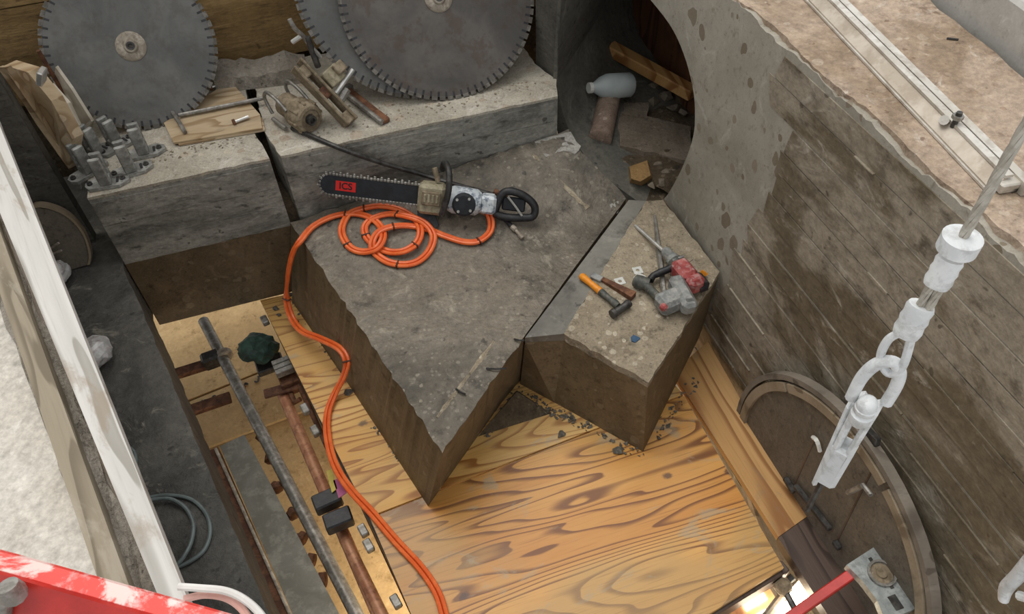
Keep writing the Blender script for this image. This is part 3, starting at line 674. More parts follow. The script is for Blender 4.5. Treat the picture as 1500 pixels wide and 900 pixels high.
# muddy hydraulic motor
p0, p1 = U(418, 152, BZ + .065), U(464, 181, BZ + .065); m, L = frame(p0, p1); m.translation -= UPZ * .065
t = thing('hydraulic_motor', 'mud-caked drive motor with guard handles lying on the bench', 'motor', m)
mm = M.Translation((0, 0, .065))
mb = MB(); mb.lathe(mm, [(.03, -.02), (.05, 0), (.052, .08), (.045, .082)], 20); build('rear_body', mb, 'mud', t, local=True, smooth=True)
mb = MB(); mb.lathe(mm, [(.052, .085), (.066, .09), (.068, .15), (.058, .175), (.045, .178), (.043, .17)], 20); build('gear_case', mb, 'mud', t, local=True, smooth=True)
mb = MB(); mb.lathe(mm, [(.022, .165), (.022, .192), (.012, .192), (.012, .18)], 14); build('output_shaft', mb, 'darksteel', t, local=True)
for k in range(8):
    a = k * math.pi / 4; mb = MB(); mb.box((.05, .012, .012), M.Translation((.14, .066 * math.cos(a), .065 + .066 * math.sin(a))) @ M.Rotation(a, 4, 'X'), .003); build('case_rib', mb, 'mud', t, local=True)
for y in (-.055, .055):
    mb = MB(); mb.tube(smooth_path([V((-.03, y, .03)), V((-.06, y, .09)), V((-.03, y, .135)), V((.04, y, .13)), V((.10, y, .10))], 5), .008, 8); build('guard_handle', mb, 'steel', t, local=True, smooth=True)
mb = MB(); mb.tube([V((-.01, -.07, .02)), V((.09, -.075, .02))], .010, 8); build('side_tube', mb, 'steel', t, local=True)
# saw head frame
pA, pB = U(432, 93, .62), U(515, 181, BZ + .02)
t = thing('saw_head_frame', 'muddy steel saw-head frame with clamp propped against the rear blade', 'saw head', M.Translation(U(515, 181, BZ)))
fwd = (pA - pB); Lf = fwd.length; fwd.normalize(); sidev = E1.copy(); 
m, L = frame(pB, pA, up=(-E2 + UPZ * .6 + E1 * .5).normalized())
def fb(name, sx, sy, sz, c, mat, bev=.004): mb = MB(); mb.box((sx, sy, sz), m, bev, c); return build(name, mb, mat, t)
fb('side_plate', L, .012, .075, (L / 2, -.022, 0), 'mud'); fb('side_plate', L * .95, .012, .07, (L / 2, .022, 0), 'mud')
fb('spacer_block', .05, .044, .05, (.03, 0, 0), 'mud'); fb('spacer_block', .05, .044, .05, (L - .05, 0, 0), 'mud'); fb('spacer_block', .05, .044, .04, (L * .5, 0, 0), 'rust')
fb('clamp_block', .07, .08, .05, (L * .58, -.075, .02), 'olive'); fb('clamp_jaw', .045, .05, .035, (L * .60, -.11, .05), 'mud')
mb = MB(); mb.tube([m @ V((L * .40, -.03, .03)), m @ V((L * .47, -.15, .05))], .009, 10); build('threaded_stud', mb, 'bright', t)
mb = MB(); mb.tube([m @ V((L * .3, -.03, .02)), m @ V((L * .34, -.08, .03))], .016, 10); build('pivot', mb, 'steel', t)
# wrench handles above the frame
t = thing('spanner_handle', 'bent steel crank handle hooked over the rear blade edge', 'handle', U(455, 80, .62))
mb = MB(); mb.tube(smooth_path([U(424, 28, .84), U(432, 42, .80), U(443, 52, .76), U(452, 64, .72), U(470, 84, .66)], 4), .009, 8); build('crank', mb, 'steel', t, smooth=True)
mb = MB(); mb.tube([U(428, 62, .74), U(441, 53, .76)], .010, 8); build('grip_peg', mb, 'bright', t)
mb = MB(); mb.tube([U(450, 54, .75), U(466, 98, .62)], .013, 6); build('dark_shaft', mb, 'darksteel', t)
# rusty flat bar
t = thing('spade_bar', 'rusty steel bar with pale edge lying right of the saw-head frame', 'bar', U(540, 165, BZ))
m, L = frame(U(508, 133, BZ + .022), U(566, 178, BZ + .012)); 
mb = MB(); mb.box((L, .04, .022), m, .004, (L / 2, 0, 0)); build('body', mb, 'rust', t)
mb = MB(); mb.cyl(m @ V((0, -.022, .01)), m @ V((L, -.022, .006)), .012, None, 8); build('pale_tube', mb, 'steel', t)
mb = MB(); mb.box((.03, .07, .035), m, .005, (-.01, 0, .0)); build('end_lug', mb, 'steel', t)
# dark drill rod from bench down to the saw
pts = [U(428, 188, BZ + .012), U(448, 196, BZ + .014), onfront(500, 216, 0) - E2 * .012, None, None]
q1 = UPL(500, 218, BP - E2 * .03, E2); q2 = UPL(560, 239, BP - E2 * .04, E2); q3 = UPL(622, 257, BP - E2 * .05, E2); q4 = US(680, 274, .02); q5 = US(748, 292, .014)
mb = MB(); mb.tube(smooth_path([pts[0], pts[1], q1, q2, q3, q4, q5], 5), .0105, 8); build('drill_rod', mb, 'darksteel', smooth=True, label='long dark bar sloping from the bench down behind the chainsaw', cat='bar')

# ================================================================ CHAINSAW AND HOSE
nose = UPL(466, 268, BP - E2 * .035, E2); rear = US(752, 303, .075)
m, L = frame(rear, nose)
px_at = lambda f: f * L
t = thing('concrete_chainsaw', 'concrete chainsaw with black bar and red label lying on the wedge slab', 'chainsaw', M.Translation(US(650, 305, 0)))
LB_ = L * .545                                    # bar length; local x runs rear -> nose
tilt = M.Rotation(.45, 4, 'X')
mc = m @ tilt
bw = .041; prof = [(L - LB_ - .02, -bw * .92), (L - .05, -bw)] + [(L - .05 + .048 * math.cos(a), bw * math.sin(a)) for a in [(-80 + 16 * i) * math.pi / 180 for i in range(11)]] + [(L - .05, bw), (L - LB_ - .02, bw * .92)]
mb = MB(); mb.prism([mc @ V((x, .004, z)) for x, z in prof], [mc @ V((x, -.004, z)) for x, z in prof]); bar = build('guide_bar', mb, 'bar', t)
yf = 1 if (m.to_3x3() @ V((0, 1, 0))).dot(O - rear) > 0 else -1
# chain of links round the bar
path = []
Lc = L - .05
xs = L - LB_
for i in range(29): path.append((xs + (Lc - xs) * i / 28, -bw - .004, 0))
for i in range(1, 9): a = -math.pi / 2 + math.pi * i / 9; path.append((Lc + (bw + .002) * math.cos(a), (bw + .004) * math.sin(a), a + math.pi / 2))
for i in range(29): path.append((Lc - (Lc - xs) * i / 28, bw + .004, math.pi))
mb = MB()
for i, (x, z, a) in enumerate(path):
    mm = mc @ M.Translation((x, 0, z)) @ M.Rotation(-a, 4, 'Y')
    mb.box((.0125, .010, .011), mm, .002)
    if i % 2 == 0: mb.box((.010, .008, .010), mm, .002, (0, 0, -.008))
build('saw_chain', mb, 'steel', t, kind='stuff')
yb = .0046 * yf
q = [(L - .160, -.021), (L - .075, -.021), (L - .075, .021), (L - .160, .021)]
mb = MB(); mb.prism([mc @ V((x, yb, z)) for x, z in q], [mc @ V((x, yb + .0008 * yf, z)) for x, z in q]); lab = build('red_label', mb, 'red', t, label='red label with black letters')
fc = bpy.data.curves.new('letters', 'FONT'); fc.body = 'ICS'; fc.size = .040; fc.align_x = 'CENTER'; fc.align_y = 'CENTER'; fc.extrude = .0006; fc.offset = .0006
tmp = bpy.data.objects.new('tmp', fc); COL.objects.link(tmp); dg = bpy.context.evaluated_depsgraph_get()
tm = bpy.data.meshes.new_from_object(tmp.evaluated_get(dg)); COL.objects.unlink(tmp); bpy.data.objects.remove(tmp)
ml = mc @ M.Translation((L - .1175, yb + .0014 * yf, 0))
ex = (ml.to_3x3() @ V((-1, 0, 0))); ez = (ml.to_3x3() @ V((0, 0, 1)))
mb = MB(); mb.add([ml.translation + ex * v.co.x + ez * v.co.y + (ml.to_3x3() @ V((0, yf, 0))) * v.co.z for v in tm.vertices], [tuple(p.vertices) for p in tm.polygons])
build('letters', mb, 'letter', lab); bpy.data.meshes.remove(tm)
def cb(name, sx, sy, sz, c, mat, bev=.01, mm=mc): mb = MB(); mb.box((sx, sy, sz), mm, bev, c); return build(name, mb, mat, t)
xb = L - LB_ - .03
cb('drive_cover', .115, .09, .13, (xb, 0, -.005), 'olive', .014)
cb('cover_plate', .08, .012, .06, (xb, .05 * yf, .005), 'mud', .004)
for k in range(4):
    mb = MB(); mb.box((.01, .006, .035), mc, .002, (xb + .026 - k * .017, .058 * yf, .006)); build('cast_mark', mb, 'olive', t)
mb = MB(); mb.tube(smooth_path([mc @ V((xb - .05, .05 * yf, -.06)), mc @ V((xb - .07, .07 * yf, .04)), mc @ V((xb - .065, .055 * yf, .125)), mc @ V((xb - .04, -.01 * yf, .15)), mc @ V((xb - .03, -.06 * yf, .11))], 6), .014, 10); build('wrap_handle', mb, 'darksteel', t, smooth=True)
mb = MB(); mb.tube([mc @ V((xb - .02, 0, .07)), mc @ V((xb + .0, 0, .125))], .012, 8); build('top_lever', mb, 'mud', t)
mb = MB(); mb.lathe(mc @ M.Translation((xb - .21, 0, 0)), [(.042, 0), (.056, .02), (.060, .12), (.05, .14)], 20); build('motor_body', mb, 'whiteblue', t, smooth=True)
mb = MB(); mb.lathe(mc @ M.Translation((xb - .14, .055 * yf, 0)) @ M.Rotation(math.pi / 2 * yf, 4, 'Z'), [(.05, 0), (.05, .012), (.04, .016)], 20); motor_cap = build('motor_cap', mb, 'bar', t)
for k in range(4):
    a = k * math.pi / 2 + .6; mb = MB(); mb.cyl(mc @ V((xb - .14 + .036 * math.cos(a), .068 * yf, .036 * math.sin(a))), mc @ V((xb - .14 + .036 * math.cos(a), .076 * yf, .036 * math.sin(a))), .006, None, 8); build('screw', mb, 'bright', motor_cap)
cb('valve_block', .07, .07, .08, (xb - .24, 0, .0), 'whiteblue', .012)
# rear grip ring
x0 = xb - .27; ring = [(x0, -.04), (x0 - .03, .055), (x0 - .10, .06), (x0 - .165, .02), (x0 - .17, -.03), (x0 - .12, -.045), (x0 - .05, -.05)]
mb = MB(); mb.tube(smooth_path([mc @ V((x, 0, z)) for x, z in ring + ring[:1]], 5), .017, 10); build('rear_grip', mb, 'black', t, smooth=True)
cb('grip_web', .10, .018, .06, (x0 - .08, -.006 * yf, .01), 'bar', .006)
mb = MB(); mb.tube(smooth_path([mc @ V((x0 - .05, .016 * yf, .045)), mc @ V((x0 - .085, .02 * yf, .01)), mc @ V((x0 - .12, .02 * yf, -.03))], 4), .005, 6); build('trigger', mb, 'bright', t)
q = [US(612, 307, .03), US(634, 303, .05), US(643, 330, .012), US(637, 336, .008), US(612, 322, .008)]
mb = MB(); mb.plate(q, .006); build('mud_flap', mb, 'black', t)
mb = MB(); mb.tube(smooth_path([US(690, 303, .05), US(705, 310, .03), US(712, 313, .02)], 3), .011, 8); build('hose_fitting', mb, 'copper', t)
# whip hose
t = thing('whip_hose', 'short dark hose with brass coupling trailing right of the chainsaw', 'hose', US(745, 325, .0))
mb = MB(); mb.tube(smooth_path([US(728, 312, .03), US(738, 320, .012), US(751, 333, .012)], 4), .0095, 8); build('hose_body', mb, 'black', t, smooth=True)
mb = MB(); mb.tube([US(750, 332, .012), US(755, 337, .012), US(756, 338, .012), US(761, 344, .012), US(762, 345, .012), US(766, 349, .012)], [.012, .012, .008, .008, .011, .009], 8); build('coupling', mb, 'hub', t)
mb = MB(); m_, l_ = frame(US(722, 283, .03), US(752, 297, .01)); mb.hull([m_ @ V(p) for p in ((0, -.012, 0), (0, .012, 0), (0, .012, .02), (0, -.012, .02), (l_ * .6, -.02, 0), (l_ * .6, .02, 0), (l_ * .6, 0, .025), (l_, -.004, 0), (l_, .004, .004))])
build('wood_wedge', mb, 'rust', label='pointed brown wedge sticking out behind the chainsaw grip', cat='wedge')
# orange twin hose
zp = [(75, 820), (80, 700), (100, 600), (150, 500), (220, 420), (330, 365), (440, 350), (530, 370), (590, 420), (605, 480), (570, 540), (500, 560), (430, 540), (385, 480), (380, 420), (420, 350), (500, 320), (600, 308), (700, 330), (780, 380), (810, 440), (790, 510), (720, 555), (640, 560), (570, 530), (515, 480), (505, 420), (550, 375), (640, 352), (740, 365), (830, 400), (880, 470), (860, 550), (800, 610), (720, 630), (630, 615), (560, 565), (545, 510), (580, 450), (660, 420), (760, 418), (860, 440), (950, 475), (1050, 505), (1130, 500), (1190, 450), (1195, 380), (1160, 310), (1110, 280)]
up_pts = []
for i, (a, b) in enumerate(zp[3:]):
    h = .011 + (.018 if i in (6, 7, 17, 18, 19, 26, 27, 28, 34, 35, 36) else 0)
    if i >= len(zp) - 3 - 3: h = (.03, .055, .07)[i - (len(zp) - 6)]
    up_pts.append(US(400 + a / 3.75, 220 + b / 3.75, h))
down = [(652, 905, -.388), (640, 868, -.388), (616, 832, -.388), (580, 793, -.388), (545, 752, -.388), (512, 716, -.388), (490, 680, -.388), (480, 640, -.388), (480, 606, -.388), (490, 578, -.37), (503, 553, -.31), (508, 530, -.25), (497, 511, -.235), (470, 497, -.27), (442, 485, -.32), (427, 465, -.33), (420, 438, -.26), (421, 410, -.15), (425, 385, -.06)]
P = [U(668, 960, -.388)] + [U(*p) for p in down] + [U(431, 366, .002)] + up_pts
path = smooth_path(P, 5)
t = thing('orange_hose', 'orange twin hose coiled on the wedge slab and trailing across the plywood', 'hose', U(560, 700, PZ))
for sgn in (-1, 1):
    pts = []
    for i, p in enumerate(path):
        tg = (path[min(i + 1, len(path) - 1)] - path[max(i - 1, 0)]).normalized(); s_ = tg.cross(UPZ)
        s_ = s_.normalized() if s_.length > .2 else E1
        pts.append(p + s_ * .0085 * sgn + UPZ * (.002 if sgn > 0 else 0))
    mb = MB(); mb.tube(pts, .0082, 8); build('hose_line', mb, 'orange', t, smooth=True)
for k in (118, 132, 152, 170, 196, 216, 232, 262, 285, 310, 60, 85):
    if k < len(path) - 2:
        mm, l_ = frame(path[k], path[k + 1]); mb = MB(); mb.box((.008, .038, .024), mm, .003); build('hose_clip', mb, 'clip', t)

# ================================================================ TOOLS ON THE RIGHT BLOCK
ZR = .012
t = thing('hammer', 'hammer with orange and grey grip lying on the right slab block', 'hammer', U(880, 430, ZR))
m, L = frame(U(851, 404, ZR + .018), U(910, 452, ZR + .022))
mb = MB(); mb.tube([m @ V((x * L, 0, 0)) for x in (0, .03, .25, .5)], [.012, .016, .013, .015], 10); build('orange_grip', mb, 'orange_grip', t, smooth=True)
mb = MB(); mb.tube([m @ V((x * L, 0, 0)) for x in (.5, .7, .85, .93)], [.0155, .012, .016, .013], 10); build('grey_grip', mb, 'tool_dark', t, smooth=True)
mb = MB(); mb.tube([m @ V((L, y, 0)) for y in (-.05, -.035, -.03, .02, .03, .045)], [.019, .019, .014, .015, .018, .016], 10); build('head', mb, 'darksteel', t, smooth=True)
t = thing('cold_chisel', 'rusty flat chisel with pale end beside the hammer', 'chisel', U(905, 420, ZR))
m, L = frame(U(876, 408, ZR + .010), U(928, 435, ZR + .012)); mb = MB(); mb.hull([m @ V(p) for p in ((0, -.004, -.008), (0, .012, -.008), (0, .012, .008), (0, -.004, .008), (L, -.018, -.011), (L, .018, -.011), (L, .018, .014), (L, -.018, .014))]); build('blade', mb, 'rust', t)
mb = MB(); mb.box((.05, .03, .014), m, .003, (-.005, .0, .002)); build('pale_tip', mb, 'tool_grey', t)
for px, py, a, lb in ((908, 413, .3, 'square washer nearest the hammer'), (934, 397, .2, 'square washer above the rotary hammer handle'), (937, 407, .9, 'square washer tucked beside the rotary hammer handle end')):
    t = MB(); mm = M.Translation(U(px, py, ZR + .003)) @ M.Rotation(a, 4, 'Z'); n_ = 8; out = []; inn = []
    for k in range(n_):
        an = 2 * math.pi * k / n_; d = V((math.cos(an), math.sin(an), 0)); out.append(d * (.019 / max(abs(d.x), abs(d.y)))); inn.append(d * .008)
    vs = [mm @ p for p in out] + [mm @ p for p in inn] + [mm @ (p + V((0, 0, .004))) for p in out] + [mm @ (p + V((0, 0, .004))) for p in inn]
    fs = []
    for k in range(n_):
        j = (k + 1) % n_; fs += [(2*n_+k, 2*n_+j, 3*n_+j, 3*n_+k), (j, k, n_+k, n_+j), (k, j, 2*n_+j, 2*n_+k), (n_+j, n_+k, 3*n_+k, 3*n_+j)]
    t.add(vs, fs); build('square_washer', t, 'wash', label=lb, cat='washer', group='square washers on the right block')
# rods
mb = MB(); mb.tube([U(931, 331, ZR + .016), U(971, 367, ZR + .045)], .0075, 8); build('drill_bit', mb, 'bright', label='bright steel drill bit pointing away from the rotary hammer chuck', cat='drill bit')
m, L = frame(U(959, 316, ZR + .012), U(973, 432, ZR + .012))
t = thing('chisel_bit', 'long grey chisel bit lying under the rotary hammer', 'chisel', M.Translation(U(966, 380, ZR)))
mb = MB(); mb.tube([m @ V((f * L, 0, 0)) for f in (0, .06, .3, .5, .98, 1)], [.006, .008, .010, .0125, .0105, .006], 6); build('shank', mb, 'steel', t)
mb = MB(); mb.rock(U(930, 497, .008), .022, (1, 1, .5)); build('blue_plug', mb, 'blue', label='small blue plug near the front of the right slab block', cat='plug')
# rotary hammer
t = thing('rotary_hammer', 'scuffed red and grey rotary hammer lying on the right slab block', 'power tool', M.Translation(U(985, 420, ZR)))
m, L = frame(U(973, 366, ZR + .05), U(1030, 432, ZR + .05))
def hb(name, pts, rs, mat, seg=12): mb = MB(); mb.tube([V(p) for p in pts], rs, seg); return build(name, mb, mat, t, smooth=True)
hb('chuck', [m @ V((x, 0, 0)) for x in (.0, .012, .05, .055, .08)], [.014, .022, .024, .028, .028], 'tool_grey')
hb('collar', [m @ V((x, 0, 0)) for x in (.078, .10)], [.034, .034], 'tool_dark')
mb = MB(); mb.box((.11, .075, .08), m, .018, (.145, 0, 0)); build('gear_housing', mb, 'tool_red', t)
mb = MB(); mb.box((.06, .07, .075), m, .016, (.215, .004, 0)); build('rear_housing', mb, 'tool_red', t)
s_ = -1 if (m @ V((0, 1, 0)) - m.translation).x > 0 else 1    # toward the left of the photo
mA, lA = frame(U(985, 405, ZR + .05), U(1012, 455, ZR + .045))
mb = MB(); mb.box((.17, .062, .07), mA, .016, (.10, 0, 0)); build('motor_housing', mb, 'tool_grey', t)
mb = MB(); mb.box((.05, .055, .05), mA, .012, (.165, -.0, .01)); build('motor_end', mb, 'tool_grey', t)
mB, lB = frame(U(969, 447, ZR + .035), U(1003, 432, ZR + .04))
mb = MB(); mb.box((.12, .085, .07), mB, .015, (.045, 0, 0)); batt = build('battery', mb, 'tool_grey', t)
mb = MB(); mb.box((.03, .03, .03), mB, .008, (-.008, -.025, .018)); build('red_corner', mb, 'tool_red', batt)
hb('main_grip', [U(975, 444, ZR + .035), U(962, 434, ZR + .03), U(948, 420, ZR + .028), U(938, 414, ZR + .03)], [.022, .018, .018, .024], 'tool_dark')
hb('grip_head', [U(931, 411, ZR + .025), U(938, 414, ZR + .028), U(951, 417, ZR + .028)], [.026, .03, .024], 'tool_dark')
hb('side_handle', [U(990, 389, ZR + .05), U(978, 395, ZR + .045), U(966, 400, ZR + .04), U(957, 404, ZR + .035), U(952, 411, ZR + .03)], [.018, .015, .016, .014, .016], 'black')
mC, lC = frame(U(1017, 405, ZR + .04), U(1033, 425, ZR + .035)); mb = MB(); mb.box((.085, .06, .05), mC, .015, (.035, 0, 0)); build('dust_cup', mb, 'black', t)
hb('depth_rod', [U(1008, 385, ZR + .06), U(1016, 380, ZR + .07), U(1021, 400, ZR + .06)], [.003, .003, .003], 'hub', 6)
hb('lever', [U(985, 382, ZR + .075), U(1001, 376, ZR + .08)], [.006, .006], 'tool_grey', 8)
mb = MB(); mb.rock(U(1031, 400, ZR + .012), .026, (1, .7, .5)); build('orange_offcut', mb, 'orange_grip', label='crumpled orange scrap right of the rotary hammer', cat='scrap')

# ================================================================ INSIDE THE ROUND OPENING
from mathutils import noise as nz_
mb = MB(); rows = []
for i in range(22):
    row = []
    for j in range(20):
        p = V((.30, 3.02, 0)).lerp(V((.66, 2.72, 0)), j / 19 * 1.9) + td * (.03 + i * .052); e_ = .06 * max(0, 1 - j / 5) + .02
        row.append(V((p.x, p.y, e_ + .035 * nz_.noise(p * 9) + .05 * nz_.noise(p * 3.1) + (.0 if i else -.05))))
    rows.append(row)
mb.loft(rows, closed=False); build('rubble_bed', mb, 'earth', label='bed of crumbled earth and stone inside the round opening', cat='rubble', kind='stuff')
t = thing('plastic_jug', 'milky plastic jug lying on its side inside the round opening', 'jug', U(893, 140, .03))
m, L = frame(U(924, 124, .16), U(862, 129, .20))
mb = MB(); rings = []
for x, w in ((0, .055), (.01, .062), (L * .55, .064), (L * .72, .05), (L * .86, .028), (L * .92, .022)):
    rings.append([m @ V((x, w * math.cos(a) * (1 if abs(math.cos(a)) < .9 else .94), w * .95 * math.sin(a))) for a in [2 * math.pi * k / 16 for k in range(16)]])
mb.loft(rings); build('body', mb, 'jug', t, smooth=True)
mb = MB(); mb.cyl(m @ V((L * .92, 0, 0)), m @ V((L, 0, 0)), .026, None, 12); build('cap', mb, 'cap', t)
t = thing('concrete_core', 'round drilled concrete core leaning below the plastic jug', 'concrete core', U(880, 205, .0))
mb = MB(); m, L = frame(U(879, 205, .075), U(893, 140, .11)); mb.lathe(m, [(.05, 0), (.056, .004), (.056, L), (.05, L + .003)], 20); build('core_body', mb, 'core', t, smooth=True)
mb = MB(); q = rough_poly([U(905, 162, .06), U(908, 213, .05), U(1010, 236, .05), U(1012, 185, .055), U(948, 170, .06)], .04, .006); mb.plate(q, .045, UPZ); build('broken_slab', mb, 'rock', label='flat broken concrete slab lying inside the round opening', cat='rubble')
mb = MB(); q = rough_poly([U(914, 150, .07), U(912, 166, .07), U(948, 172, .07), U(950, 150, .07)], .03, .006); mb.plate(q, .05, UPZ); build('broken_slab', mb, 'rock', label='small broken slab piece next to the plastic jug', cat='rubble')
mb = MB(); mb.hull([U(920, 246, .0), U(922, 268, .0), U(940, 272, .0), U(957, 262, .0), U(952, 240, .0), U(922, 244, .045), U(925, 262, .05), U(938, 266, .045), U(953, 257, .05), U(948, 235, .05)]); build('ochre_stone', mb, 'rock_ochre', label='ochre-coloured stone lying at the mouth of the round opening', cat='stone')
mb = MB(); m, L = frame(U(893, 70, .16), U(1016, 138, .12)); mb.box((L, .07, .06), m, .006, (L / 2, 0, 0)); build('wood_beam', mb, 'plank', label='wooden beam lying diagonally in front of the dark lagging boards', cat='beam')
random.seed(21)
for k, (px, py, r) in enumerate([(870, 150, .03), (868, 175, .035), (866, 195, .03), (905, 225, .03), (893, 240, .025), (900, 215, .022), (965, 243, .03), (975, 255, .035), (990, 250, .03), (970, 268, .028), (985, 270, .025), (1000, 246, .025), (955, 272, .022), (890, 110, .045), (905, 100, .05), (935, 112, .045), (955, 125, .05), (975, 140, .045), (940, 140, .04), (960, 150, .045), (985, 160, .04), (880, 95, .04), (1000, 165, .03), (880, 245, .02), (915, 238, .02)]):
    mb = MB(); mb.rock(U(px, py, .01 + r * .3), r, (1, 1, .7), 14); build('rubble_stone', mb, 'rock', label='rough grey-brown rubble stone on the floor of the round opening', cat='stone', group='rubble stones in the round opening')

# ================================================================ ROUND FORM AND RIGHT FOREGROUND
t = thing('round_form', 'round wooden formwork disc with double rim leaning on the right wall', 'formwork', AW(.98, -.89, .09))
RC, RZ, RR = .965, -.335, .565
def disc(name, r0, r1, o0, o1, mat, par, a0=0, a1=2 * math.pi, seg=64):
    mb = MB(); vs = []; full = abs(a1 - a0 - 2 * math.pi) < 1e-6; n = seg
    rings = []
    for i in range(n + 1):
        a = a0 + (a1 - a0) * i / n; ring = [(r0, o0), (r1, o0), (r1, o1), (r0, o1)]
        rings.append([AW(RC + r * math.cos(a), RZ + r * math.sin(a), o) for r, o in ring])
    mb.loft(rings, caps=not full); return build(name, mb, mat, par)
mb = MB(); n = 64; mb.prism([AW(RC + .52 * math.cos(2 * math.pi * k / n), RZ + .52 * math.sin(2 * math.pi * k / n), .055) for k in range(n)], [AW(RC + .52 * math.cos(2 * math.pi * k / n), RZ + .52 * math.sin(2 * math.pi * k / n), .075) for k in range(n)]); face = build('face_board', mb, 'disc_wood', t)
disc('outer_rim', .530, .552, .05, .084, 'disc_rim', t); 
for i in range(6): disc('inner_rim_piece', .486, .520, .075, .088, 'rim_light', t, i * math.pi / 3 + .02 + .25, (i + 1) * math.pi / 3 - .02 + .25, 12)
for px0, py0, px1, py1 in ((1158, 722, 1195, 640), (1225, 795, 1278, 688)):
    p0, p1 = UW(px0, py0, .076), UW(px1, py1, .076); m, L = frame(p0, p1, -WN); mb = MB(); mb.box((L, .006, .002), m, 0, (L / 2, 0, 0)); build('seam', mb, 'plank_dark', face)
for px0, py0, px1, py1, r in ((1165, 712, 1216, 776, .012), (1150, 700, 1163, 722, .010), (1222, 793, 1230, 805, .010)):
    p0, p1 = UW(px0, py0, .09), UW(px1, py1, .09); m, L = frame(p0, p1, -WN); mb = MB(); mb.box((L, .02, .02), m, .003, (L / 2, 0, 0)); build('hinge_bar', mb, 'darksteel', t)
for px0, py0, px1, py1, r in ((1242, 722, 1264, 712, .009), (1264, 710, 1276, 726, .008)):
    mb = MB(); mb.tube([UW(px0, py0, .095), UW(px1, py1, .10)], r, 8); build('latch', mb, 'steel', t)
mb = MB(); mb.tube(smooth_path([UW(1191, 641, .085), UW(1197, 647, .095), UW(1201, 661, .085)], 4), .008, 6); build('white_tie', mb, 'cap', t)
mb = MB(); m, L = frame(UW(1268, 634, .06), UW(1286, 652, .06), -WN); mb.box((L, .05, .02), m, .003, (L / 2, 0, 0)); build('rim_clip', mb, 'darksteel', t)

# hanging wire rope sling with shackle: a plumb line
ax = V((.482, .585, 0)); rho = ax.length
def HZ(py, px=None):
    px = 1497 - .56 * (py - 190) if px is None else px
    r = ray(px, py); return H + r.z / math.hypot(r.x, r.y) * rho
def HP(py, dx=0.0, dd=0.0):
    s_ = V((ax.y, -ax.x, 0)).normalized(); return V((ax.x, ax.y, HZ(py))) + s_ * (dx * .68) - ax.normalized() * (dd * .68)
t = thing('wire_rope_sling', 'grey wire rope with white ferrules hanging down the right side', 'wire rope', HP(590))
def strand(pa, pb, r, name='rope', par=t, tw=26):
    d_ = pb - pa; mb = MB(); u = d_.normalized().cross(V((1, 0, 0))).normalized(); w = d_.normalized().cross(u); n_ = 30
    for k in range(5):
        pts = [pa.lerp(pb, i / n_) + (u * math.cos(tw * d_.length * i / n_ * 2 + k * 1.2566) + w * math.sin(tw * d_.length * i / n_ * 2 + k * 1.2566)) * r * .55 for i in range(n_ + 1)]
        mb.tube(pts, r * .52, 6)
    return build(name, mb, 'rope', par, smooth=True, kind='stuff')
strand(HP(-60), HP(352), .0055)
mb = MB(); z0 = HP(356); mb.lathe(M.Translation(HP(345)) @ M.Rotation(math.pi / 2, 4, 'Y'), [(.012, .0), (.021, .002), (.021, .020), (.013, .021)], 24); build('stop_cap', mb, 'overexposed_white', t, smooth=True)
def ferr(pa, pb, w, name):
    mb = MB(); m, L = frame(pa, pb, up=(-ax).normalized()); rings = []
    for x, k in ((0, .9), (.1, 1), (.3, .93), (.45, 1.02), (.6, .94), (.8, 1.02), (1, .92)):
        rings.append([m @ V((x * L, w * k * math.cos(a), w * .62 * k * math.sin(a))) for a in [2 * math.pi * i / 14 for i in range(14)]])
    mb.loft(rings); return build(name, mb, 'overexposed_white', t, smooth=True)
ferr(HP(378), HP(418), .015, 'ferrule'); strand(HP(415, -.006), HP(470, -.006), .005); strand(HP(415, .008), HP(470, .008), .005); ferr(HP(448, -.004), HP(492, -.004), .0165, 'ferrule')
mb = MB(); mb.tube(smooth_path([HP(488, -.008), HP(505, -.024), HP(528, -.024), HP(540, -.012), HP(545, .006), HP(530, .018), HP(500, .010), HP(488, .004)], 5), .0055, 8); build('thimble_eye', mb, 'overexposed_white', t, smooth=True)
sh = thing('shackle', 'overexposed white steel shackle with fork end hanging from the wire rope', 'shackle', HP(705))
mb = MB(); mb.tube(smooth_path([HP(590, -.034, .01), HP(560, -.034, .01), HP(538, -.022, .006), HP(530, .0, .0), HP(540, .018, -.006), HP(560, .026, -.01), HP(585, .026, -.01)], 6), .0085, 10); build('bow', mb, 'overexposed_white', sh, smooth=True)
mb = MB(); m = M.Translation(HP(594, -.002, .02)) @ M.Rotation(math.pi / 2, 4, 'Y'); mb.lathe(m, [(.005, -.03), (.011, -.026), (.0135, -.018), (.013, -.011), (.0145, -.010), (.0145, -.003), (.012, 0), (.0155, .004), (.0145, .02), (.011, .026)], 18); build('pin_head', mb, 'overexposed_white', sh, smooth=True)
for s_ in (-1, 1):
    mb = MB(); m, L = frame(HP(588, s_ * .017), HP(672, s_ * .013), up=(-ax).normalized()); mb.box((L, .010, .034), m, .005, (L / 2, 0, 0)); build('fork_arm', mb, 'overexposed_white', sh)
mb = MB(); m, L = frame(HP(650), HP(702), up=(-ax).normalized()); mb.box((L, .032, .034), m, .006, (L / 2, 0, 0)); build('fork_body', mb, 'overexposed_white', sh)
mb = MB(); m, L = frame(HP(600, -.03), HP(712, -.018), up=(-ax).normalized()); mb.box((L, .008, .022), m, .004, (L / 2, 0, 0)); build('latch_plate', mb, 'overexposed_white', sh)
mb = MB(); mb.tube([HP(695, -.006), HP(748, -.004)], .005, 10); mbt = build('tie_rod', mb, 'darksteel', sh)
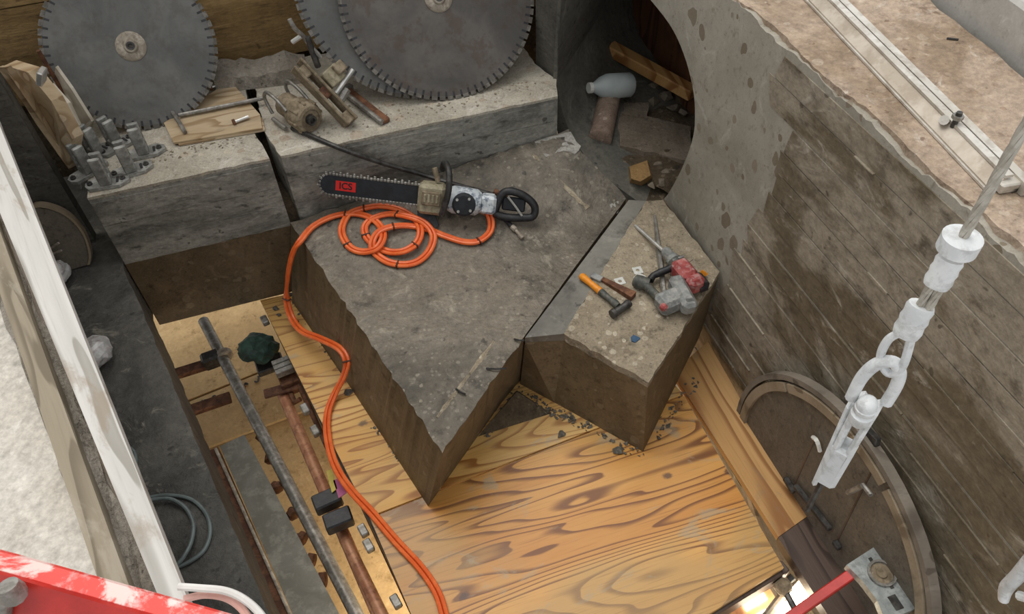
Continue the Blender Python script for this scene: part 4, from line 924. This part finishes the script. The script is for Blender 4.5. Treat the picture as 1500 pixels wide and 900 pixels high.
# second white fitting at the frame edge
t = thing('sling_end', 'overexposed white fitting reaching in from the right edge of the frame', 'fitting', UW(1490, 860, .35))
mb = MB(); P_ = [UW(1470, 880, .35), UW(1474, 862, .35), UW(1490, 845, .35), UW(1515, 815, .35), UW(1560, 770, .35)]; mb.tube(smooth_path(P_, 4), [.010 + .004 * min(1, i / 4) for i in range(17)], 10); build('arm', mb, 'overexposed_white', t, smooth=True)
mb = MB(); mb.tube([UW(1493, 873, .35), UW(1530, 885, .35), UW(1560, 770, .35)], .010, 8); build('second_arm', mb, 'overexposed_white', t, smooth=True)

# red lever with cast aluminium foot
t = thing('steel_strut', 'cast aluminium foot plate with round socket on a red steel strut', 'prop', U(1290, 845, -.12))
q = [(1240, 828), (1283, 800), (1292, 806), (1310, 838), (1322, 850), (1350, 880), (1346, 890), (1318, 902), (1298, 912), (1285, 880), (1262, 850)]
mb = MB(); mb.plate([U(a, b, -.12) for a, b in q], .03, UPZ); foot = build('foot_plate', mb, 'alu', t)
mb = MB(); q = [(1240, 828), (1250, 822), (1275, 850), (1298, 890), (1306, 908), (1298, 912), (1285, 880), (1262, 850)]; mb.plate([U(a, b, -.112) for a, b in q], .03, UPZ); build('raised_edge', mb, 'alu', foot)
mm = M.Translation(U(1291, 841, -.12)) @ M.Rotation(-math.pi / 2, 4, 'Y')
mb = MB(); mb.lathe(mm, [(.044, -.001), (.044, .010), (.036, .010), (.036, .002)], 24); build('socket_ring', mb, 'steel', foot)
mb = MB(); mb.lathe(mm, [(.034, -.001), (.034, .003), (.018, .003), (.016, .008), (.008, .008)], 20); build('socket_hub', mb, 'mud', foot)
for px, py, w, h in ((1277, 822, .022, .012), (1312, 883, .045, .028), (1297, 858, .012, .012), (1306, 860, .012, .012)):
    m, L = frame(U(px, py, -.119), U(px + 20, py + 30, -.119)); mb = MB(); mb.box((w, h, .003), m, .001); build('recess', mb, 'darksteel', foot)
m, L = frame(U(1247, 842, -.15), U(1110, 938, -.30)); mb = MB(); mb.box((L, .032, .03), m, .003, (L / 2, 0, 0)); build('red_strut', mb, 'redpaint', t)
mb = MB(); m, L = frame(U(1337, 862, -.12), U(1350, 880, -.12)); mb.box((.06, .035, .03), m, .004, (.01, 0, -.01)); build('side_lug', mb, 'alu', t)

# rail on the street slab
r0, r1 = U(1152, -30, GZ + .006), U(1446, 280, GZ + .006); rd = (r1 - r0).normalized(); rn = V((-rd.y, rd.x, 0)); rn = rn if rn.x > 0 else -rn
r0 = r0 - rd * .3
t = thing('saw_track_rail', 'long pale steel saw track rail lying on the street slab', 'rail', r1)
LR = (r1 - r0).length
def rs(name, prof, mat, e=0.0): mb = MB(); mb.loft([[r0 + rn * a + V((0, 0, z)) + rd * x for a, z in prof] for x in (0, LR + e)]); return build(name, mb, mat, t)
rs('lower_flange', [(-.006, .0), (-.006, .006), (.058, .006), (.058, .0)], 'rail')
rs('web', [(.0, .006), (.0, .010), (.034, .034), (.040, .034), (.040, .006)], 'railweb')
rs('upper_flange', [(.030, .034), (.030, .042), (.052, .042), (.052, .034)], 'rail')
rs('rear_bar', [(.066, .0), (.066, .034), (.090, .034), (.090, .0)], 'rail', .035)
rs('dark_slot', [(.052, .001), (.052, .012), (.066, .012), (.066, .001)], 'darksteel', .02)
mb = MB(); pe = r1 + rn * .055; mb.box((.04, .075, .028), frame(pe, pe + rd)[0], .004, (.0, 0, .014)); build('end_stop', mb, 'rail', t)
bt_ = U(1396, 186, GZ + .036)
mb = MB(); mb.cyl(bt_, bt_ + V((0, 0, .045)), .008, None, 10); bo = build('rail_bolt', mb, 'darksteel', t)
mb = MB(); mb.cyl(bt_ + V((0, 0, .026)), bt_ + V((0, 0, .036)), .015, None, 6); build('nut', mb, 'steel', bo)
mb = MB(); mb.cyl(U(1383, 176, GZ + .034), U(1383, 176, GZ + .05), .013, None, 10); build('rail_knob', mb, 'rail', t)
mb = MB(); mb.tube([U(1387, 56, GZ + .008), U(1404, 58, GZ + .008)], .003, 6); build('nail', mb, 'darksteel', label='dark nail lying on the brown street slab', cat='nail')

# ================================================================ LEFT FOREGROUND
t = MB(); zt_ = GZ + .04
q = [U(0, 185, zt_), U(88, 420, zt_), U(160, 600, zt_), U(273, 873, zt_), U(222, 850, zt_), U(118, 600, zt_), U(47, 420, zt_), U(0, 312, zt_)]
a_, b_ = q[0] + (q[0] - q[3]) * .5, q[3] + (q[3] - q[0]) * .06; c_, d_ = q[7] + (q[7] - q[4]) * .5, q[4] + (q[4] - q[7]) * .06
t.plate([a_, b_, d_, c_], .03, UPZ); build('bleached_timber', t, 'beam_white', label='bleached white timber along the edge of the left ledge', cat='timber')
t = MB(); zt_ = GZ + .05
a_, b_, c_, d_ = U(95, 600, zt_), U(186, 850, zt_), U(143, 848, zt_), U(58, 600, zt_)
e_ = (b_ - a_); f_ = (c_ - d_)
t.plate([a_ - e_ * 2.2, b_ + e_ * .3, c_ + f_ * .3, d_ - f_ * 2.2], .05, UPZ); build('grey_timber', t, 'beam_grey', label='weathered grey-brown timber lying on the bright ledge', cat='timber')
# red steel rail near the camera
zt_ = 1.5; a_, b_ = U(-60, 787, zt_), U(420, 921, zt_); m, L = frame(a_, b_)
t = thing('red_steel_beam', 'red painted steel beam with worn top edge at the lower left corner', 'steel beam', a_ - UPZ * .12)
mb = MB(); mb.box((L, .024, .012), m, .003, (L / 2, -.012, -.006)); build('worn_flange', mb, 'redworn', t)
mb = MB(); q = [V((0, -.020, -.002)), V((L, -.020, -.002)), V((L, -.11, -.10)), V((0, -.11, -.10))]; mb.plate([m @ p for p in q], .008); build('web_plate', mb, 'redpaint', t)
mb = MB(); mb.box((L, .05, .01), m, .003, (L / 2, -.13, -.105)); build('lower_flange', mb, 'redpaint', t)
mb = MB(); mb.tube([U(10, 858, 1.53), U(10, 863, 1.53) + V((0, 0, -.012)), U(8, 866, 1.50), U(3, 920, 1.46)], [.011, .014, .009, .009], 12); build('pipe_pin', mb, 'steel', t, smooth=True)
for nm, lb, mt, pts, r in (('white_hose', 'white hose curving out from behind the red beam', 'hose_white', [(262, 860), (292, 862), (330, 866), (360, 880), (385, 905), (400, 940)], .0055), ('pink_hose', 'pink hose running under the white hose behind the red beam', 'hose_pink', [(270, 878), (300, 872), (330, 876), (352, 890), (368, 912)], .0055)):
    mb = MB(); mb.tube(smooth_path([U(a, b, 1.25 if nm[0] == 'w' else 1.23) for a, b in pts], 5), r, 8); build(nm, mb, mt, smooth=True, label=lb, cat='hose')
# things on the left floor strip
t = thing('half_round_form', 'half-round plywood form standing against the dark wall on the left floor', 'formwork', U(105, 397, 0))
cpx = [(128, 388, .0), (130, 372, .06), (122, 345, .16), (104, 322, .25), (80, 308, .31), (52, 304, .34), (30, 320, .32), (36, 410, 0), (95, 398, .0)]
P_ = [U(a, b, z) for a, b, z in cpx]; nn = (-E2 * .94 + UPZ * .30).normalized(); base_ = U(110, 395, 0.002)
P_ = [UPL(a, b, base_, nn) for a, b, z in cpx]
mb = MB(); mb.plate(P_, .03, nn); build('form_face', mb, 'disc_wood', t)
ring = [P_[i] for i in (0, 1, 2, 3, 4, 5, 6)]; mb = MB(); mb.loft([[p - nn * .034, p + nn * .006, p + nn * .006 + (p - P_[8]).normalized() * .012, p - nn * .034 + (p - P_[8]).normalized() * .012] for p in smooth_path(ring, 4)]); build('rim_strip', mb, 'rim_light', t)
for a_, b_ in (((74, 364), (86, 356)), ((78, 372), (90, 367))):
    mb = MB(); mb.tube([UPL(*a_, base_ + nn * .01, nn), UPL(*b_, base_ + nn * .03, nn)], .005, 6); build('wire_tie', mb, 'hub', t)
def bag(label, c, r, sq, seed, mat='bag'):
    random.seed(seed); bm = bmesh.new(); bmesh.ops.create_icosphere(bm, subdivisions=3, radius=1)
    from mathutils import noise as nz
    for v in bm.verts:
        k = 1 + .28 * nz.noise(v.co * 2.1 + V((seed, 0, 0))) + .12 * nz.noise(v.co * 6); v.co = V((v.co.x * sq[0], v.co.y * sq[1], v.co.z * sq[2])) * r * k
    mz = min(v.co.z for v in bm.verts); mb = MB(); bm.verts.index_update()
    mb.add([V(c) + v.co - V((0, 0, mz)) for v in bm.verts], [[v.index for v in f.verts] for f in bm.faces]); bm.free()
    return build('plastic_bag', mb, mat, label=label, cat='bag')
bag('crumpled clear plastic bag lying beside the bleached timber', U(147, 530, .003), .075, (.8, 1.0, .6), 3); bag('plastic bag with pink print below the half-round form', U(92, 415, .003), .06, (.7, 1.2, .8), 5)
mb = MB(); mb.tube([U(140, 505, .07), U(134, 520, .06)], .012, 8); build('glove_finger', mb, 'cable', label='small grey stub poking up beside the crumpled bag', cat='scrap')
mb = MB(); mb.tube(smooth_path([U(*p) for p in [(180, 650, .008), (196, 662, .008), (199, 682, .008), (192, 700, .008)]], 5), .0065, 8); build('grey_cable', mb, 'cable', smooth=True, label='short grey cable loop peeping out behind the bleached timber', cat='cable')
mb = MB(); mb.tube(smooth_path([U(*p, .008) for p in [(205, 735), (225, 728), (250, 726), (280, 732), (301, 752), (308, 778), (300, 805), (280, 822), (258, 831)]] + [U(*p, .02) for p in [(268, 818), (280, 795), (283, 768), (272, 745), (252, 732), (232, 731), (212, 735)]], 5), .0065, 8); build('grey_cable', mb, 'cable', smooth=True, label='coil of grey cable lying on the black floor strip', cat='cable')

# ================================================================ DOWN IN THE PIT
def pipe(name, label, pa, pb, r, mat, cat='pipe', group=None):
    mb = MB(); mb.cyl(U(*pa), U(*pb), r, None, 14); return build(name, mb, mat, smooth=True, label=label, cat=cat, group=group)
TZ = -.80
pipe('scaffold_tube', 'long grey scaffold tube running the length of the open pit', (298, 470, TZ), (535, 925, TZ), .028, 'steel')
t = thing('tube_coupler', 'dark scaffold coupler near the far end of the long tube', 'coupler', U(318, 525, TZ))
mb = MB(); mb.box((.12, .07, .09), frame(U(308, 528, TZ - .02), U(330, 520, TZ - .02))[0], .012, (.02, 0, 0)); build('clamp', mb, 'darksteel', t)
mb = MB(); mb.lathe(frame(U(327, 516, TZ), U(335, 532, TZ))[0], [(.032, 0), (.04, .01), (.04, .035), (.032, .045)], 14); build('collar', mb, 'hub', t)
for i, (px, py) in enumerate([(352, 572), (385, 640), (398, 672), (404, 715), (430, 752), (441, 790), (455, 822), (472, 850)]):
    t = MB(); c = U(px, py, TZ - .03); t.lathe(M.Translation(c) @ M.Rotation(1.1 + i * .3, 4, 'Z'), [(.02, -.02), (.033, -.015), (.033, .012), (.022, .016), (.012, .03)], 8)
    build('rusty_nut', t, 'rust', label=['farthest', 'second', 'third', 'fourth', 'fifth', 'sixth', 'seventh', 'nearest'][i] + ' rusty clamp nut along the long scaffold tube, counted from its far end', cat='nut', group='rusty clamp nuts along the scaffold tube')
for lb, pa, pb, z in (('far flat cross bar of the pit scaffold', (228, 562), (326, 527), -.84), ('near flat cross bar of the pit scaffold', (252, 618), (338, 582), -.84)):
    m, L = frame(U(*pa, z) - E1 * .3, U(*pb, z)); mb = MB(); mb.box((L, .06, .03), m, .004, (L / 2, 0, 0)); build('cross_bar', mb, 'rust', label=lb, cat='bar', group='cross bars in the pit')
def pl(name, label, px, z, th, mat, cat): mb = MB(); mb.plate([U(a, b, z) for a, b in px], th, UPZ); return build(name, mb, mat, label=label, cat=cat)
pl('scaffold_plank', 'wide speckled grey scaffold plank in the pit', [(322, 654), (358, 637), (505, 915), (435, 915)], -.78, .05, 'steelplank', 'plank')
pl('scaffold_plank', 'narrow dark scaffold plank along the pit edge', [(268, 676), (319, 655), (432, 915), (350, 915)], -.79, .05, 'rust', 'plank')
pipe('thin_tube', 'thin pale tube lying in the gap between the two scaffold planks', (316, 658, -.772), (436, 925, -.772), .007, 'hub')
pl('floor_board', 'tan floor panel across the far end of the pit', [(200, 500), (395, 430), (440, 520), (240, 600)], -1.27, .02, 'pitfloor', 'panel')
pl('floor_board', 'tan floor panel with dark stamped marks under the cross bars', [(240, 604), (440, 523), (475, 590), (270, 668)], -1.27, .02, 'pitfloor', 'panel')
random.seed(5)
for i in range(8):
    a = i / 7; px, py = 268 + a * 108, 605 - a * 46; mb = MB(); mb.tube(smooth_path([U(px + random.uniform(-3, 3), py + random.uniform(-7, 2), -1.262) for _ in range(4)], 3), .006, 4); build('stamped_mark', mb, 'darksteel', bpy.data.objects['floor_board.001'])
pipe('red_pipe', 'red-brown pipe with T-shaped head next to the plywood edge', (412, 572, -.62), (556, 905, -.62), .026, 'copper')
pipe('red_pipe', 'shorter red-brown pipe close under the joist', (505, 790, -.60), (566, 915, -.60), .024, 'copper')
pipe('red_pipe', 'thin dark red pipe between the prop head and the joist', (436, 560, -.58), (500, 700, -.58), .012, 'rust')
t = thing('shoring_prop', 'dark red T-shaped prop head on top of the pipe', 'prop head', U(418, 572, -.60))
m, L = frame(U(387, 578, -.58), U(452, 560, -.58)); mb = MB(); mb.box((L, .05, .015), m, .003, (L / 2, 0, 0)); build('head_plate', mb, 'rust', t)
mb = MB(); mb.tube([U(425, 575, -.60), U(432, 590, -.60), U(440, 585, -.58)], .012, 8); build('hook', mb, 'rust', t)
t = thing('metal_channel', 'grey aluminium channel block sticking out under the plywood edge', 'channel', U(415, 548, -.56))
m, L = frame(U(402, 533, -.50), U(428, 523, -.50)); 
for k in range(3): mb = MB(); mb.box((L + .02, .025, .05 - k * .006), m, .003, (L / 2, -.012 - k * .027, 0)); build('channel_rib', mb, 'steel', t)
mb = MB(); mb.box((L + .02, .09, .09), m, .004, (L / 2, -.06, -.09)); build('lower_box', mb, 'rust', t)
bag('dark green crumpled cloth hanging under the far plywood edge', U(385, 525, -.62), .085, (1.1, .9, .8), 9, 'green').name = 'green_cloth'
mb = MB(); mb.box((.13, .09, .04), frame(U(375, 535, -.62), U(412, 522, -.62))[0], .006, (.06, 0, -.03)); build('steel_shoe', mb, 'darksteel', label='dark steel shoe below the green cloth', cat='bracket')
t = thing('junction_box', 'black box clamp under the middle of the plywood edge', 'box', U(488, 765, -.60))
m, L = frame(U(462, 742, -.50), U(500, 725, -.50)); mb = MB(); mb.box((.11, .07, .06), m, .006, (.05, 0, 0)); build('upper_box', mb, 'black', t)
m, L = frame(U(478, 770, -.52), U(512, 756, -.52)); mb = MB(); mb.box((.11, .07, .06), m, .006, (.05, 0, 0)); build('lower_box', mb, 'black', t)
for nm, lb, mt, px in (('tape_tag', 'magenta tape tag under the plywood edge', 'magenta', [(488, 704), (500, 700), (508, 722), (496, 730)]), ('tape_tag', 'yellow tape tag beside the magenta tag', 'yellow', [(478, 690), (486, 688), (494, 716), (486, 722)])):
    pl(nm, lb, px, -.46, .004, mt, 'tag')
for i, (px, py) in enumerate([(388, 470), (447, 600), (462, 632), (532, 778), (540, 800), (580, 882)]):
    m, L = frame(U(px, py, -.455), U(px + 10, py + 18, -.455)); mb = MB(); mb.box((.05, .03, .03), m, .004); build('joist_clip', mb, 'steel', J1)
mb = MB(); m, L = frame(U(430, 520, -.58), U(610, 905, -.58)); mb.box((L, .05, .05), m, .004, (L / 2, .01, 0)); build('steel_runner', mb, 'rust', label='rusty steel runner below the left joist', cat='runner')

# work light under the deck, lower right, and the pit lamp
t = thing('work_light', 'tan housed work light glowing under the front edge of the plywood', 'work light', U(1120, 880, -.75))
pts = [(1072, 886), (1125, 858), (1150, 900), (1095, 935)]; mb = MB(); mb.plate([U(a, b, -.62) for a, b in pts], .05, UPZ); build('housing', mb, 'peach', t)
for px in ([(1088, 884), (1118, 868), (1124, 878), (1094, 895)], [(1100, 905), (1130, 888), (1138, 900), (1110, 920)]): mb = MB(); mb.plate([U(a, b, -.612) for a, b in px], .01, UPZ); build('lamp_panel', mb, 'lamp', t)
t2 = thing('work_light', 'bright white work light panel beside the red strut', 'work light', U(1180, 870, -.56))
mb = MB(); mb.plate([U(a, b, -.50) for a, b in [(1160, 862), (1178, 842), (1197, 862), (1172, 892)]], .04, UPZ); build('lamp_panel', mb, 'lamp', t2)
mb = MB(); mb.plate([U(a, b, -.50) for a, b in [(1140, 890), (1162, 872), (1172, 892), (1160, 910)]], .04, UPZ); build('lamp_panel', mb, 'lamp', t2)
mb = MB(); mb.plate([U(a, b, -.50) for a, b in [(1200, 885), (1206, 880), (1228, 905), (1220, 908)]], .04, UPZ); build('lamp_panel', mb, 'lamp', t2)
t = thing('prop_bracket', 'muddy cast coupling in front of the work lights', 'coupling', U(1155, 870, -.55))
mb = MB(); mb.lathe(M.Translation(U(1147, 860, -.46)) @ M.Rotation(.6, 4, 'Z'), [(.015, -.025), (.03, -.02), (.03, .015), (.02, .025)], 10); build('body', mb, 'mud', t)
mb = MB(); mb.tube([U(1156, 850, -.46), U(1162, 845, -.45)], .014, 8); build('lug', mb, 'darksteel', t)
mb = MB(); mb.tube([U(1150, 868, -.52), U(1125, 900, -.56), U(1110, 920, -.58)], .016, 10); build('stem', mb, 'hub', t)
mb = MB(); mb.tube([U(1152, 870, -.46), U(1168, 900, -.46)], .012, 8); build('arm', mb, 'darksteel', t)
lt = thing('pit_lamp', 'lamp hanging under the plywood deck in the pit', 'lamp', V((.0, 1.35, -.56)))
mb = MB(); mb.box((.5, .14, .03), None, .004, (0, 0, .01)); build('housing', mb, 'peach', lt, local=True)
mb = MB(); mb.box((.46, .10, .006), None, 0, (0, 0, -.01)); build('tube_panel', mb, 'lamp', lt, local=True)
ld_ = bpy.data.lights.new('pit_lamp_light', 'AREA'); ld_.energy = 20; ld_.shape = 'RECTANGLE'; ld_.size = .5; ld_.size_y = .2; ld_.color = (1, .88, .7)
lo = bpy.data.objects.new('pit_lamp_light', ld_); COL.objects.link(lo); lo.parent = lt; lo.location = (0, 0, -.03)

# ================================================================ CRUMBS
random.seed(13)
def crumbs(name, label, segs, n, r, spread, z, mat='crumb'):
    mb = MB()
    for _ in range(n):
        a, b = random.choice(segs); f = random.random(); p = U(a[0] + (b[0] - a[0]) * f, a[1] + (b[1] - a[1]) * f, z)
        p = p + V((random.gauss(0, spread), random.gauss(0, spread), 0)); rr = r * random.uniform(.4, 1.3)
        mb.hull([p + V((random.uniform(-1, 1), random.uniform(-1, 1), random.uniform(-.2, .8))) * rr for _ in range(7)])
    return build(name, mb, mat, label=label, cat='debris', kind='stuff')
crumbs('concrete_crumbs', 'dark concrete crumbs along the foot of the slab blocks on the plywood', [((430, 445), (540, 600)), ((540, 600), (600, 690)), ((715, 640), (762, 570)), ((765, 575), (942, 668)), ((770, 590), (850, 620)), ((750, 585), (800, 605)), ((960, 640), (1020, 560))], 420, .009, .012, PZ)
crumbs('bench_crumbs', 'small pale crumbs scattered over the bench tops', [((150, 250), (370, 200)), ((430, 200), (790, 128)), ((500, 160), (780, 120))], 260, .006, .025, BZ, 'rough_top')
for i, (px, py, r) in enumerate([(405, 452, .018), (408, 462, .014), (820, 636, .022), (905, 660, .022), (905, 632, .014), (592, 660, .012), (492, 505, .016), (510, 575, .02), (424, 430, .02), (440, 448, .018)]):
    mb = MB(); mb.rock(U(px, py, PZ + r * .25), r, (1.2, 1, .4), 12); build('concrete_chip', mb, 'crumb', label=['grey chip nearest the far corner of the plywood', 'grey chip beside the one nearest the far plywood corner', 'wide grey chip in front of the notch between the slab blocks', 'grey chip at the front foot of the right slab block', 'small grey chip left of the front corner of the right block', 'small grey chip near the foot of the wedge slab tip', 'grey chip under the bend of the orange hose', 'flat grey chip below the bend of the orange hose', 'grey chip where the orange hose drops off the slab', 'grey chip at the far foot of the wedge slab'][i], cat='chip', group='concrete chips on the plywood')
random.seed(17)
mb = MB(); rows = [[(722, 648), (760, 570), (800, 604), (745, 640)]]; mb.hull([U(700, 640, PZ), U(757, 572, PZ), U(808, 606, PZ), U(770, 600, PZ), U(757, 574, PZ + .06), U(775, 588, PZ + .03)]); build('rubble_heap', mb, 'earth', label='dark heap of wet debris in the corner between the two slab blocks', cat='debris')
mb = MB()
for px, py, w in ((0, 0, 0),): pass
for a_, b_, lb in (((712, 540), (742, 540), 'short dark tie wire on the right edge of the wedge slab'), ((753, 497), (768, 499), 'short dark wire stub at the end of the saw cut'), ((668, 570), (682, 578), 'short dark wire near the tip of the wedge slab')):
    mb = MB(); mb.tube(smooth_path([US(*a_, .006), US((a_[0] + b_[0]) / 2, (a_[1] + b_[1]) / 2 + 1, .01), US(*b_, .006)], 3), .004, 5); build('tie_wire', mb, 'darksteel', label=lb, cat='wire', group='tie wires on the wedge slab')
